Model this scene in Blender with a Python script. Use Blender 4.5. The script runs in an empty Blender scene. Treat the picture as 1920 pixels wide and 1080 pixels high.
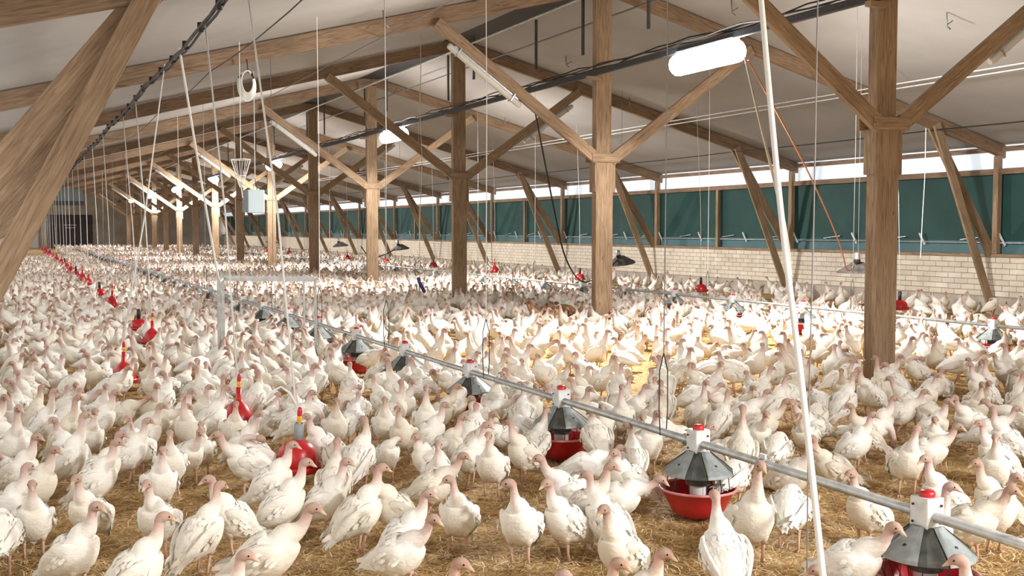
import bpy, bmesh, math, random
import numpy as np
from mathutils import Vector, Matrix

R = random.Random(7)
sc = bpy.context.scene
COL = sc.collection

# ------------------------------------------------------------------ camera, sky, lamps, exposure
CAM_H = 1.75
YAW = math.atan(0.465 * math.cos(math.radians(3.15)))
PITCH = math.radians(3.15)
cam_d = bpy.data.cameras.new('camera'); cam = bpy.data.objects.new('camera', cam_d); COL.objects.link(cam)
cam_d.sensor_width = 36.0; cam_d.lens = 37.5; cam_d.clip_start = 0.05; cam_d.clip_end = 500
cam.location = (0, 0, CAM_H)
cam.rotation_euler = (math.pi / 2 - PITCH, 0, -YAW)
sc.camera = cam

world = bpy.data.worlds.new('overcast_sky'); sc.world = world; world.use_nodes = True
bg = world.node_tree.nodes['Background']; bg.inputs[0].default_value = (1.0, 0.97, 0.94, 1); bg.inputs[1].default_value = 1.35
sc.view_settings.view_transform = 'Standard'; sc.view_settings.look = 'None'
sc.view_settings.gamma = 1.0; sc.view_settings.use_curve_mapping = False
sc.view_settings.exposure = 0.8
sc.cycles.use_denoising = True
sc.cycles.max_bounces = 6; sc.cycles.diffuse_bounces = 4; sc.cycles.glossy_bounces = 2
sc.cycles.transmission_bounces = 4; sc.cycles.transparent_max_bounces = 6
sc.cycles.sample_clamp_indirect = 6.0; sc.cycles.caustics_reflective = False; sc.cycles.caustics_refractive = False

S = 6.52                      # bay length
def frame_t(k): return (k + 1.454) * S
XC, XR = 9.12, 18.6           # centre posts, right wall
XL = -0.95                    # left wall
T0, T1 = -4.5, 108.0          # near (open) end, far wall
Z_EAVE = 3.28; SL = 0.263
def under(x): return Z_EAVE + SL * ((x + 0.36) if x < XC else (XR - x))      # underside of the rafters
RD = 0.25                     # rafter depth
LAMP_X, LAMP_Z = 8.86, 4.15
LAMP_T = [-0.9, 12.6, 26.3, 40.4, 54.0, 67.5, 81.0, 95.0]
LAMP_POWER = 300.0
for i, t in enumerate(LAMP_T):
    ld = bpy.data.lights.new('lamp_glow', 'SPOT'); ld.energy = LAMP_POWER; ld.shadow_soft_size = 0.25; ld.spot_size = math.radians(172); ld.spot_blend = 0.3
    ld.color = (1.0, 0.97, 0.93)
    lo = bpy.data.objects.new('lamp_glow', ld); COL.objects.link(lo); lo.location = (LAMP_X - 0.02, t, LAMP_Z - 0.36)
    for sx in (-1, 1):        # added side spots brighten aisles and walls, evening out each lamp's pool
        ld = bpy.data.lights.new('lamp_side_fill', 'SPOT'); ld.energy = 1200.0; ld.shadow_soft_size = 0.25; ld.color = (1.0, 0.975, 0.94)
        ld.spot_size = math.radians(140); ld.spot_blend = 0.9
        lo = bpy.data.objects.new('lamp_side_fill', ld); COL.objects.link(lo); lo.location = (LAMP_X + sx * 0.1, t, LAMP_Z - 0.36); lo.rotation_euler = (0, -sx * math.radians(60), 0)

ld = bpy.data.lights.new('lamp_glow', 'SPOT'); ld.energy = 900.0; ld.shadow_soft_size = 0.25; ld.spot_size = math.radians(172); ld.spot_blend = 0.3
ld.color = (0.97, 0.98, 1.0); lo = bpy.data.objects.new('lamp_glow', ld); COL.objects.link(lo); lo.location = (5.6, -2.0, 3.7)   # unseen fill lamp added to brighten the foreground

# ------------------------------------------------------------------ materials
def mat(name, col=(0.5, 0.5, 0.5), rough=0.6, metal=0.0, emit=None, estr=0.0):
    m = bpy.data.materials.new(name); m.use_nodes = True
    b = m.node_tree.nodes['Principled BSDF']
    b.inputs['Base Color'].default_value = (*col, 1); b.inputs['Roughness'].default_value = rough
    b.inputs['Metallic'].default_value = metal
    if emit: b.inputs['Emission Color'].default_value = (*emit, 1); b.inputs['Emission Strength'].default_value = estr
    return m
def N(m, typ, **kw):
    n = m.node_tree.nodes.new(typ)
    for k, v in kw.items():
        if k in n.inputs: n.inputs[k].default_value = v
        else: setattr(n, k, v)
    return n
def L(m, a, b): m.node_tree.links.new(a, b)
def bsdf(m): return m.node_tree.nodes['Principled BSDF']
def ramp(m, stops):
    r = N(m, 'ShaderNodeValToRGB'); e = r.color_ramp.elements
    while len(e) < len(stops): e.new(0.5)
    for el, (p, c) in zip(e, stops): el.position = p; el.color = (*c, 1)
    return r
def noisy(name, stops, scale=8, rough=0.7, bump=0.0, detail=5, metal=0.0, bscale=None, stretch=(1, 1, 1)):
    m = mat(name, rough=rough, metal=metal)
    tc = N(m, 'ShaderNodeTexCoord'); mp = N(m, 'ShaderNodeMapping'); mp.inputs['Scale'].default_value = stretch
    L(m, tc.outputs['Object'], mp.inputs[0])
    n = N(m, 'ShaderNodeTexNoise', Scale=scale, Detail=detail); L(m, mp.outputs[0], n.inputs['Vector'])
    r = ramp(m, stops); L(m, n.outputs['Fac'], r.inputs[0]); L(m, r.outputs[0], bsdf(m).inputs['Base Color'])
    if bump:
        n2 = N(m, 'ShaderNodeTexNoise', Scale=bscale or scale * 3, Detail=4); L(m, mp.outputs[0], n2.inputs['Vector'])
        b = N(m, 'ShaderNodeBump', Strength=bump, Distance=0.02); L(m, n2.outputs['Fac'], b.inputs['Height'])
        L(m, b.outputs[0], bsdf(m).inputs['Normal'])
    return m

def wood_mat(name, c0, c1, c2):
    m = mat(name, rough=0.72)
    uv = N(m, 'ShaderNodeUVMap'); mp = N(m, 'ShaderNodeMapping'); mp.inputs['Scale'].default_value = (1.3, 16, 1)
    L(m, uv.outputs[0], mp.inputs[0])
    n = N(m, 'ShaderNodeTexNoise', Scale=2.2, Detail=6, Distortion=1.1); L(m, mp.outputs[0], n.inputs['Vector'])
    r = ramp(m, [(0.28, c0), (0.5, c1), (0.75, c2)]); L(m, n.outputs['Fac'], r.inputs[0])
    mp2 = N(m, 'ShaderNodeMapping'); mp2.inputs['Scale'].default_value = (1.6, 5.0, 1); L(m, uv.outputs[0], mp2.inputs[0])
    v = N(m, 'ShaderNodeTexVoronoi', Scale=1.5); L(m, mp2.outputs[0], v.inputs['Vector'])
    r2 = ramp(m, [(0.03, (0.25, 0.2, 0.16)), (0.10, (1, 1, 1))]); L(m, v.outputs['Distance'], r2.inputs[0])
    n3 = N(m, 'ShaderNodeTexNoise', Scale=1.1, Detail=3); L(m, uv.outputs[0], n3.inputs['Vector'])
    r3 = ramp(m, [(0.3, (0.72, 0.68, 0.64)), (0.65, (1.06, 1.04, 1.0))]); L(m, n3.outputs['Fac'], r3.inputs[0])
    m1 = N(m, 'ShaderNodeMix', data_type='RGBA', blend_type='MULTIPLY'); m1.inputs[0].default_value = 0.8
    L(m, r.outputs[0], m1.inputs[6]); L(m, r2.outputs[0], m1.inputs[7])
    m2 = N(m, 'ShaderNodeMix', data_type='RGBA', blend_type='MULTIPLY'); m2.inputs[0].default_value = 1.0
    L(m, m1.outputs[2], m2.inputs[6]); L(m, r3.outputs[0], m2.inputs[7]); L(m, m2.outputs[2], bsdf(m).inputs['Base Color'])
    b = N(m, 'ShaderNodeBump', Strength=0.25, Distance=0.01); L(m, n.outputs['Fac'], b.inputs['Height']); L(m, b.outputs[0], bsdf(m).inputs['Normal'])
    return m
M = {}
M['wood'] = wood_mat('sawn_spruce', (0.20, 0.13, 0.078), (0.33, 0.23, 0.145), (0.45, 0.34, 0.235))
M['wood2'] = wood_mat('aged_spruce', (0.16, 0.10, 0.06), (0.26, 0.175, 0.11), (0.36, 0.26, 0.175))
M['ceil'] = noisy('insulation_board', [(0.3, (0.33, 0.315, 0.30)), (0.7, (0.43, 0.415, 0.40))], scale=0.5, rough=0.85, bump=0.15, bscale=3)
M['mortar'] = noisy('rough_render', [(0.3, (0.36, 0.31, 0.26)), (0.7, (0.58, 0.52, 0.45))], scale=3, rough=0.95, bump=0.4)
M['joint'] = mat('mortar_joint', (0.42, 0.36, 0.30), 0.95)
M['curtain'] = noisy('green_curtain_fabric', [(0.3, (0.006, 0.044, 0.040)), (0.7, (0.012, 0.070, 0.062))], scale=1.2, rough=0.65, bump=0.2, bscale=40)
M['curtain_low'] = noisy('backlit_curtain_band', [(0.3, (0.055, 0.13, 0.15)), (0.7, (0.09, 0.19, 0.21))], scale=1.2, rough=0.6)  # paler teal stands in for light shining through the curtain's lower edge
M['strip'] = mat('translucent_panel', (0.8, 0.85, 0.9), 0.5, emit=(0.70, 0.82, 0.95), estr=0.34)
M['galv'] = noisy('galvanised_steel', [(0.35, (0.36, 0.38, 0.38)), (0.65, (0.52, 0.54, 0.54))], scale=14, rough=0.42, metal=0.65)
M['galv_light'] = noisy('bright_zinc', [(0.35, (0.58, 0.60, 0.60)), (0.65, (0.74, 0.76, 0.76))], scale=14, rough=0.5, metal=0.25)
M['hood_dark'] = noisy('dark_grey_plastic', [(0.35, (0.045, 0.05, 0.045)), (0.65, (0.085, 0.09, 0.08))], scale=20, rough=0.5)
M['hood_light'] = noisy('grey_plastic', [(0.35, (0.22, 0.25, 0.25)), (0.65, (0.33, 0.36, 0.36))], scale=18, rough=0.4)
M['red'] = noisy('red_plastic', [(0.3, (0.42, 0.012, 0.016)), (0.7, (0.58, 0.02, 0.024))], scale=9, rough=0.32)
M['red_rim'] = mat('worn_red_rim', (0.72, 0.28, 0.28), 0.4)
M['yellow'] = mat('yellow_plastic', (0.80, 0.42, 0.03), 0.4)
M['grey_cyl'] = mat('grey_plastic_tube', (0.27, 0.29, 0.31), 0.5)
M['black'] = mat('black_plastic', (0.015, 0.015, 0.017), 0.5)
M['blackpipe'] = noisy('black_cable_tray', [(0.3, (0.02, 0.021, 0.024)), (0.7, (0.05, 0.05, 0.055))], scale=30, rough=0.6)
M['dust'] = noisy('dusty_dark_metal', [(0.3, (0.04, 0.037, 0.033)), (0.7, (0.13, 0.115, 0.10))], scale=12, rough=0.8)
M['rope'] = mat('white_rope', (0.78, 0.78, 0.76), 0.8)
M['rope_y'] = mat('yellowed_cord', (0.62, 0.50, 0.32), 0.8)
M['wire'] = mat('grey_wire', (0.22, 0.21, 0.20), 0.5, 0.4)
M['orange'] = mat('orange_hose', (0.42, 0.16, 0.07), 0.5)
M['tube'] = mat('milky_tube_cover', (0.62, 0.62, 0.58), 0.35)
M['lamp'] = mat('lit_lamp_cover', (1, 1, 1), 0.5, emit=(1.0, 0.98, 1.0), estr=28)
M['panel_box'] = mat('pale_blue_box', (0.55, 0.66, 0.72), 0.4)
M['panel_side'] = mat('slate_grey_box', (0.13, 0.16, 0.17), 0.5)
M['blue'] = mat('dark_blue_plastic', (0.012, 0.022, 0.14), 0.45)
M['doorblack'] = noisy('dark_plum_door', [(0.3, (0.035, 0.028, 0.033)), (0.7, (0.06, 0.05, 0.058))], scale=2, rough=0.6)
M['whitewall'] = noisy('limewashed_wall', [(0.3, (0.38, 0.35, 0.30)), (0.7, (0.56, 0.53, 0.47))], scale=1, rough=0.9)
M['darkslot'] = mat('dark_steel', (0.03, 0.03, 0.035), 0.6)
M['ridge'] = mat('dark_ridge_vent', (0.018, 0.020, 0.024), 0.6)  # near-black colour put in for the darkness of the open vent

m = mat('calcium_brick', rough=0.85); M['brick'] = m
oi = N(m, 'ShaderNodeObjectInfo'); geo = N(m, 'ShaderNodeNewGeometry')
n = N(m, 'ShaderNodeTexNoise', Scale=2.3, Detail=5); L(m, geo.outputs['Position'], n.inputs['Vector'])
r = ramp(m, [(0.3, (0.68, 0.60, 0.49)), (0.7, (0.82, 0.76, 0.66))]); L(m, n.outputs['Fac'], r.inputs[0])
r2 = ramp(m, [(0.0, (0.86, 0.84, 0.82)), (1.0, (1.04, 1.03, 1.02))]); L(m, oi.outputs['Random'], r2.inputs[0])
mm = N(m, 'ShaderNodeMix', data_type='RGBA', blend_type='MULTIPLY'); mm.inputs[0].default_value = 1
L(m, r.outputs[0], mm.inputs[6]); L(m, r2.outputs[0], mm.inputs[7]); L(m, mm.outputs[2], bsdf(m).inputs['Base Color'])
n2 = N(m, 'ShaderNodeTexNoise', Scale=30, Detail=3); L(m, geo.outputs['Position'], n2.inputs['Vector'])
b = N(m, 'ShaderNodeBump', Strength=0.3, Distance=0.01); L(m, n2.outputs['Fac'], b.inputs['Height']); L(m, b.outputs[0], bsdf(m).inputs['Normal'])

# straw bedding
m = mat('straw_bedding', rough=0.95); M['bed'] = m
geo = N(m, 'ShaderNodeNewGeometry')
n = N(m, 'ShaderNodeTexNoise', Scale=0.9, Detail=8, Roughness=0.7); L(m, geo.outputs['Position'], n.inputs['Vector'])
n2 = N(m, 'ShaderNodeTexNoise', Scale=26, Detail=5); L(m, geo.outputs['Position'], n2.inputs['Vector'])
ad = N(m, 'ShaderNodeMath', operation='MULTIPLY_ADD'); ad.inputs[1].default_value = 0.5; L(m, n2.outputs['Fac'], ad.inputs[0])
sc2 = N(m, 'ShaderNodeMath', operation='MULTIPLY'); sc2.inputs[1].default_value = 0.5; L(m, n.outputs['Fac'], sc2.inputs[0]); L(m, sc2.outputs[0], ad.inputs[2])
r = ramp(m, [(0.36, (0.17, 0.085, 0.03)), (0.5, (0.50, 0.31, 0.12)), (0.64, (0.78, 0.58, 0.30))]); L(m, ad.outputs[0], r.inputs[0])
L(m, r.outputs[0], bsdf(m).inputs['Base Color'])
b = N(m, 'ShaderNodeBump', Strength=0.7, Distance=0.03); L(m, n2.outputs['Fac'], b.inputs['Height']); L(m, b.outputs[0], bsdf(m).inputs['Normal'])

def colattr_mat(name, rough, bump=0.0, bscale=50, rnd=False, stretch=(1, 1, 1)):
    m = mat(name, rough=rough)
    a = N(m, 'ShaderNodeVertexColor', layer_name='Col'); src = a.outputs['Color']
    tc = N(m, 'ShaderNodeTexCoord')
    if rnd:
        oi = N(m, 'ShaderNodeObjectInfo')
        r = ramp(m, [(0.0, (0.90, 0.85, 0.76)), (0.35, (1, 0.98, 0.94)), (1.0, (1.05, 1.05, 1.05))]); L(m, oi.outputs['Random'], r.inputs[0])
        mm = N(m, 'ShaderNodeMix', data_type='RGBA', blend_type='MULTIPLY'); mm.inputs[0].default_value = 1
        L(m, src, mm.inputs[6]); L(m, r.outputs[0], mm.inputs[7]); src = mm.outputs[2]
    n = N(m, 'ShaderNodeTexNoise', Scale=11, Detail=5, Roughness=0.65); L(m, tc.outputs['Object'], n.inputs['Vector'])
    r = ramp(m, [(0.30, (0.80, 0.76, 0.68)), (0.48, (1, 1, 1))]); L(m, n.outputs['Fac'], r.inputs[0])
    mm = N(m, 'ShaderNodeMix', data_type='RGBA', blend_type='MULTIPLY'); mm.inputs[0].default_value = 0.8
    L(m, src, mm.inputs[6]); L(m, r.outputs[0], mm.inputs[7]); L(m, mm.outputs[2], bsdf(m).inputs['Base Color'])
    if bump:
        mp = N(m, 'ShaderNodeMapping'); mp.inputs['Scale'].default_value = stretch; L(m, tc.outputs['Object'], mp.inputs[0])
        n2 = N(m, 'ShaderNodeTexNoise', Scale=bscale, Detail=4); L(m, mp.outputs[0], n2.inputs['Vector'])
        b = N(m, 'ShaderNodeBump', Strength=bump, Distance=0.012); L(m, n2.outputs['Fac'], b.inputs['Height'])
        L(m, b.outputs[0], bsdf(m).inputs['Normal'])
    bsdf(m).inputs['Specular IOR Level'].default_value = 0.2
    return m
M['bird'] = colattr_mat('white_feather', 0.8, 0.4, 55, True, (0.5, 1, 1.2))
M['flock'] = colattr_mat('white_feather_far', 0.85)
M['straw'] = colattr_mat('straw_stalk', 0.7)

# ------------------------------------------------------------------ mesh helpers
class MB:
    def __init__(s): s.v = []; s.f = []; s.mi = []; s.uv = []; s.sm = []; s.mats = []
    def m(s, name):
        if name not in s.mats: s.mats.append(name)
        return s.mats.index(name)
    def face(s, idx, mi=0, uv=None, smooth=False):
        s.f.append(tuple(idx)); s.mi.append(mi); s.sm.append(smooth)
        s.uv.append(uv or [(0, 0)] * len(idx))
    def beam(s, p0, p1, w, d, side=None, mat='wood', cut0=None, cut1=None):
        """box from p0 to p1; w measured along `side`, d along the third axis"""
        p0 = Vector(p0); p1 = Vector(p1); a = (p1 - p0); ln = a.length; a.normalize()
        sd = Vector(side) if side else (Vector((1, 0, 0)) if abs(a.x) < 0.9 else Vector((0, 1, 0)))
        sd = (sd - a * sd.dot(a)).normalized(); th = a.cross(sd).normalized()
        b = len(s.v); mi = s.m(mat); ou, ov = R.uniform(0, 40), R.uniform(0, 40)
        for q in (p0, p1):
            for sx, sy in ((-1, -1), (1, -1), (1, 1), (-1, 1)):
                s.v.append(q + sd * (sx * w / 2) + th * (sy * d / 2))
        per = [0, w, w + d, 2 * w + d, 2 * w + 2 * d]
        for i in range(4):
            j = (i + 1) % 4
            s.face((b + i, b + j, b + 4 + j, b + 4 + i), mi, [(ou, ov + per[i]), (ou, ov + per[i + 1]), (ou + ln, ov + per[i + 1]), (ou + ln, ov + per[i])])
        s.face((b + 3, b + 2, b + 1, b), mi, [(ou, ov), (ou, ov + w), (ou + .02, ov + w), (ou + .02, ov)])
        s.face((b + 4, b + 5, b + 6, b + 7), mi, [(ou, ov), (ou, ov + w), (ou + .02, ov + w), (ou + .02, ov)])
        return s
    def box(s, c, sz, mat='wood'):
        return s.beam((c[0], c[1], c[2] - sz[2] / 2), (c[0], c[1], c[2] + sz[2] / 2), sz[0], sz[1], (1, 0, 0), mat)
    def tube(s, pts, r, n=6, mat='wire', cap=True):
        pts = [Vector(p) for p in pts]; mi = s.m(mat); b = len(s.v); up = None
        for i, p in enumerate(pts):
            t = (pts[min(i + 1, len(pts) - 1)] - pts[max(i - 1, 0)]).normalized()
            if up is None: up = Vector((0, 0, 1)) if abs(t.z) < 0.9 else Vector((1, 0, 0))
            sd = t.cross(up).normalized(); up = sd.cross(t).normalized()
            rr = r[i] if isinstance(r, (list, tuple)) else r
            for k in range(n):
                a = 2 * math.pi * k / n
                s.v.append(p + sd * (rr * math.cos(a)) + up * (rr * math.sin(a)))
        for i in range(len(pts) - 1):
            for k in range(n):
                k2 = (k + 1) % n
                s.face((b + i * n + k, b + i * n + k2, b + (i + 1) * n + k2, b + (i + 1) * n + k), mi, smooth=n > 4)
        if cap:
            s.face([b + k for k in range(n)][::-1], mi); s.face([b + (len(pts) - 1) * n + k for k in range(n)], mi)
        return s
    def lathe(s, prof, c=(0, 0, 0), n=20, mat='red', a0=0, a1=2 * math.pi, smooth=True):
        mi = s.m(mat); b = len(s.v); full = abs(a1 - a0 - 2 * math.pi) < 1e-6; nn = n if full else n + 1
        for (r, z) in prof:
            for k in range(nn):
                a = a0 + (a1 - a0) * k / n
                s.v.append(Vector((c[0] + r * math.cos(a), c[1] + r * math.sin(a), c[2] + z)))
        for i in range(len(prof) - 1):
            for k in range(n):
                k2 = (k + 1) % nn
                s.face((b + i * nn + k, b + i * nn + k2, b + (i + 1) * nn + k2, b + (i + 1) * nn + k), mi, smooth=smooth)
        return s
    def mesh(s, name):
        me = bpy.data.meshes.new(name)
        me.from_pydata([tuple(v) for v in s.v], [], s.f)
        me.polygons.foreach_set('material_index', s.mi); me.polygons.foreach_set('use_smooth', s.sm)
        ul = me.uv_layers.new(name='UVMap'); flat = [c for f in s.uv for q in f for c in q]; ul.data.foreach_set('uv', flat)
        for k in s.mats: me.materials.append(M[k])
        me.update(); return me

def link(name, me, parent=None, loc=None, rot=None):
    o = bpy.data.objects.new(name, me); COL.objects.link(o)
    if loc: o.location = loc
    if rot: o.rotation_euler = rot
    if parent: o.parent = parent
    return o
def bev(o, w=0.006):
    b = o.modifiers.new('edge', 'BEVEL'); b.width = w; b.segments = 1; b.limit_method = 'ANGLE'; return o
def empty(name, loc=(0, 0, 0)):
    o = bpy.data.objects.new(name, None); COL.objects.link(o); o.location = loc; o.empty_display_size = 0.1; return o
def tag(o, label, cat, group=None, kind=None):
    o['label'] = label; o['category'] = cat
    if group: o['group'] = group
    if kind: o['kind'] = kind
    return o
def copy_tree(o, parent=None):
    c = o.copy(); COL.objects.link(c)
    if parent: c.parent = parent
    for ch in list(o.children): copy_tree(ch, c)
    return c
def struct(name, mb, parent=None):
    o = link(name, mb.mesh(name), parent)
    if not parent: o['kind'] = 'structure'
    return o
ORD = ['nearest', 'second', 'third', 'fourth', 'fifth', 'sixth', 'seventh', 'eighth', 'ninth', 'tenth', 'eleventh', 'twelfth', 'thirteenth', 'fourteenth',
       'fifteenth', 'sixteenth', 'seventeenth', 'eighteenth', 'nineteenth', 'twentieth']
def ordn(i):
    if i < len(ORD): return ORD[i]
    j = i + 1; return '%d%s' % (j, {1: 'st', 2: 'nd', 3: 'rd'}.get(j % 10 if j % 100 not in (11, 12, 13) else 0, 'th'))

# ------------------------------------------------------------------ floor, ceiling
def floor_h(x, y):
    return 0.012 * np.sin(x * 2.1 + 1.3 * np.sin(y * 1.7)) + 0.012 * np.sin(y * 2.9 + x * 0.8) + 0.006 * np.sin(x * 9.1 + y * 6.3) - 0.02
xs = np.linspace(XL, XR, 150); ys = np.concatenate([np.linspace(T0, 20, 200), np.linspace(20.4, T1, 120)])
gx, gy = np.meshgrid(xs, ys); gz = floor_h(gx, gy)
me = bpy.data.meshes.new('floor')
nx, ny = len(xs), len(ys)
idx = np.arange(nx * ny).reshape(ny, nx)
quads = np.stack([idx[:-1, :-1], idx[:-1, 1:], idx[1:, 1:], idx[1:, :-1]], -1).reshape(-1, 4)
me.from_pydata(np.stack([gx, gy, gz], -1).reshape(-1, 3).tolist(), [], quads.tolist())
me.polygons.foreach_set('use_smooth', [True] * len(me.polygons)); me.materials.append(M['bed'])
fl = link('floor', me); fl['kind'] = 'structure'
zc = RD + 0.02
mb = MB(); zt0 = under(XL - 0.6) + zc; ztr = under(XC) + zc
for nm, xa, xb in (('ceiling', XL - 0.6, XC - 0.0), ('ceiling', XC + 0.0, XR + 0.6)):
    mb = MB(); mi = mb.m('ceil')
    za, zb = under(xa) + zc, under(xb) + zc
    vs = [(xa, T0, za), (xb, T0, zb), (xb, T1, zb), (xa, T1, za)]
    mb.v += [Vector(v) for v in vs] + [Vector((v[0], v[1], v[2] + 0.12)) for v in vs]
    for f in ((0, 1, 2, 3), (7, 6, 5, 4), (0, 4, 5, 1), (1, 5, 6, 2), (2, 6, 7, 3), (3, 7, 4, 0)): mb.face(f, mi)
    struct(nm, mb)
# black slab stands in for the dark open ridge vent, with hanging bars
root = empty('ridge_vent', (XC, 0, 0)); tag(root, 'long black strip standing for the dark open vent along the roof peak', 'vent')
mb = MB(); mb.beam((0, T0 + .2, 6.0), (0, T1 - .2, 6.0), 1.0, 0.10, (1, 0, 0), 'ridge'); link('vent_strip', mb.mesh('vent_strip'), root)
hang_t = [6.5, 9.2, 15.2, 16.9, 19.4, 21.9, 24.2, 28.0, 31, 34.5, 38, 42, 47, 52]
mb = MB(); mb.beam((0, 0, 4.85), (0, 0, 5.95), 0.035, 0.06, (1, 0, 0), 'hood_dark'); hb = mb.mesh('hanging_bar')
for i, t in enumerate(hang_t):
    link('hanging_bar', hb, root, (0.12 if i % 2 else 0.42, t, 0.1 * (i % 3)))

# ------------------------------------------------------------------ right wall
PL = 0.34                       # rendered footing height
BH, BL = 0.118, 0.355           # brick module
ROWS = 7; SILL = PL + ROWS * BH + 0.0
wall = MB(); wall.beam((XR + 0.13, T0, -0.1), (XR + 0.13, T1, -0.1), 0.24, 0.0001, (1, 0, 0), 'joint')
wall = MB(); z1 = SILL
wall.box((XR + 0.135, (T0 + T1) / 2, (z1 - 0.1) / 2), (0.25, T1 - T0, z1 + 0.1), 'joint')
wr = struct('wall_right', wall)
mb = MB(); mb.box((XR + 0.0, (T0 + T1) / 2, (PL - 0.1) / 2 - 0.01), (0.06, T1 - T0, PL + 0.08), 'mortar'); link('footing', mb.mesh('footing'), wr)
mb = MB(); mb.box((0, 0, 0), (0.03, BL - 0.014, BH - 0.013), 'brick'); bme = mb.mesh('brick')
bricks = []
t = 8.0
for i in range(int((T1 - 8) / BL)):
    for rrow in range(ROWS):
        bricks.append((8.0 + (i + (0.5 if rrow % 2 else 0)) * BL, PL + (rrow + 0.5) * BH))
near = [b for b in bricks if 11.2 < b[0]][:300]; ns = set(near)
for (t, z) in near:
    o = link('brick', bme, wr, (XR - 0.004 + R.uniform(-.003, .003), t, z))
mb = MB()
for (t, z) in bricks:
    if (t, z) not in ns and t < T1 - 0.3: mb.box((XR - 0.004 + R.uniform(-.003, .003), t, z), (0.03, BL - 0.014, BH - 0.013), 'brick')
o = link('brick_rest', mb.mesh('brick_rest'), wr); o.name = 'bricks'; o['kind'] = 'stuff'
mb = MB(); mb.beam((XR + 0.08, T0, SILL + 0.035), (XR + 0.08, T1, SILL + 0.035), 0.26, 0.07, (1, 0, 0), 'wood'); o = bev(link('sill_plank', mb.mesh('sill_plank'), wr))
mb = MB(); mb.beam((XR + 0.02, T0, 2.95), (XR + 0.02, T1, 2.95), 0.06, 0.12, (1, 0, 0), 'wood2'); bev(link('top_rail', mb.mesh('top_rail'), wr))
mb = MB(); mb.beam((XR + 0.10, T0, 3.42), (XR + 0.10, T1, 3.42), 0.10, 0.10, (1, 0, 0), 'wood2'); link('eave_plank', mb.mesh('eave_plank'), wr)
for k in range(-1, 15):          # half-bay studs between the frames
    mb = MB(); mb.beam((0, 0, SILL + 0.07), (0, 0, 2.9), 0.09, 0.11, (1, 0, 0), 'wood')
    mb.beam((0.02, 0.10, SILL + 0.075), (0.02, 0.03, SILL + 0.32), 0.07, 0.05, (1, 0, 0), 'wood')
    bev(link('wall_stud', mb.mesh('wall_stud'), wr, (XR - 0.0, frame_t(k) + S / 2, 0)))
# translucent strip above the curtain, one pane per half bay
win = empty('window_1'); win['kind'] = 'structure'
pm = MB(); pm.box((0, 0, 0), (0.02, S - 0.04, 0.62), 'strip'); pme = pm.mesh('pane')
for k in range(-2, 15):
    link('pane', pme, win, (XR + 0.17, frame_t(k) + S / 2, 3.24))
# green curtain
cur = empty('side_curtain', (XR + 0.12, 0, 0)); tag(cur, 'dark green roll-up fabric curtain closing the opening above the brick wall', 'curtain')
def sheet(z0, z1, amp, name, matn):
    ts = np.arange(T0, T1 - .2, 0.35); mb = MB(); mi = mb.m(matn); zs = np.linspace(z0, z1, 6)
    for t in ts:
        for z in zs:
            mb.v.append(Vector((amp * math.sin(t * 2.3 + math.sin(t * .7) * 2) * math.sin((z - SILL) * 3), t, z)))
    for i in range(len(ts) - 1):
        for j in range(5): mb.face((i * 6 + j, i * 6 + j + 1, (i + 1) * 6 + j + 1, (i + 1) * 6 + j), mi, smooth=True)
    return link(name, mb.mesh(name), cur)
sheet(SILL + 0.34, 3.02, 0.012, 'curtain_cloth', 'curtain'); sheet(SILL + 0.02, SILL + 0.34, 0.008, 'curtain_backlit_band', 'curtain_low')
mb = MB(); mb.tube([(-0.07, T0, SILL + 0.30), (-0.07, T1 - .2, SILL + 0.30)], 0.014, 6, 'galv'); link('roller_pipe', mb.mesh('roller_pipe'), cur)
mb = MB(); mb.beam((-.06, -0.03, SILL + 0.24), (-.10, 0.10, SILL + 0.50), 0.012, 0.05, (1, 0, 0), 'galv_light'); hk = mb.mesh('pipe_bracket')
mb = MB(); mb.beam((-.06, 0.55, SILL + 0.42), (-.06, 1.15, SILL + 0.36), 0.01, 0.02, (1, 0, 0), 'galv'); hk2 = mb.mesh('tension_strap')
for i in range(42): link('pipe_bracket', hk, cur, (0, 5.0 + i * 2.17, 0)); link('tension_strap', hk2, cur, (0, 5.0 + i * 2.17, 0))

# ------------------------------------------------------------------ left wall (seen only at a glance)
mb = MB(); mb.box((XL - 0.15, (T0 + T1) / 2, (SILL - 0.1) / 2), (0.25, T1 - T0, SILL + 0.1), 'whitewall'); wl = struct('wall_left', mb)
mb = MB(); mb.tube([(XL - 0.1, T0, 2.8), (XL - 0.1, T1 - .3, 2.8)], 0.09, 10, 'curtain'); link('rolled_curtain', mb.mesh('rolled_curtain'), wl)
mb = MB(); mb.beam((XL - 0.05, T0, 2.95), (XL - 0.05, T1, 2.95), 0.06, 0.12, (1, 0, 0), 'wood2'); link('top_rail', mb.mesh('top_rail'), wl)
win = empty('window_2'); win['kind'] = 'structure'
for k in range(-2, 15): link('pane', pme, win, (XL - 0.17, frame_t(k) + S / 2, 3.24))

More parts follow.
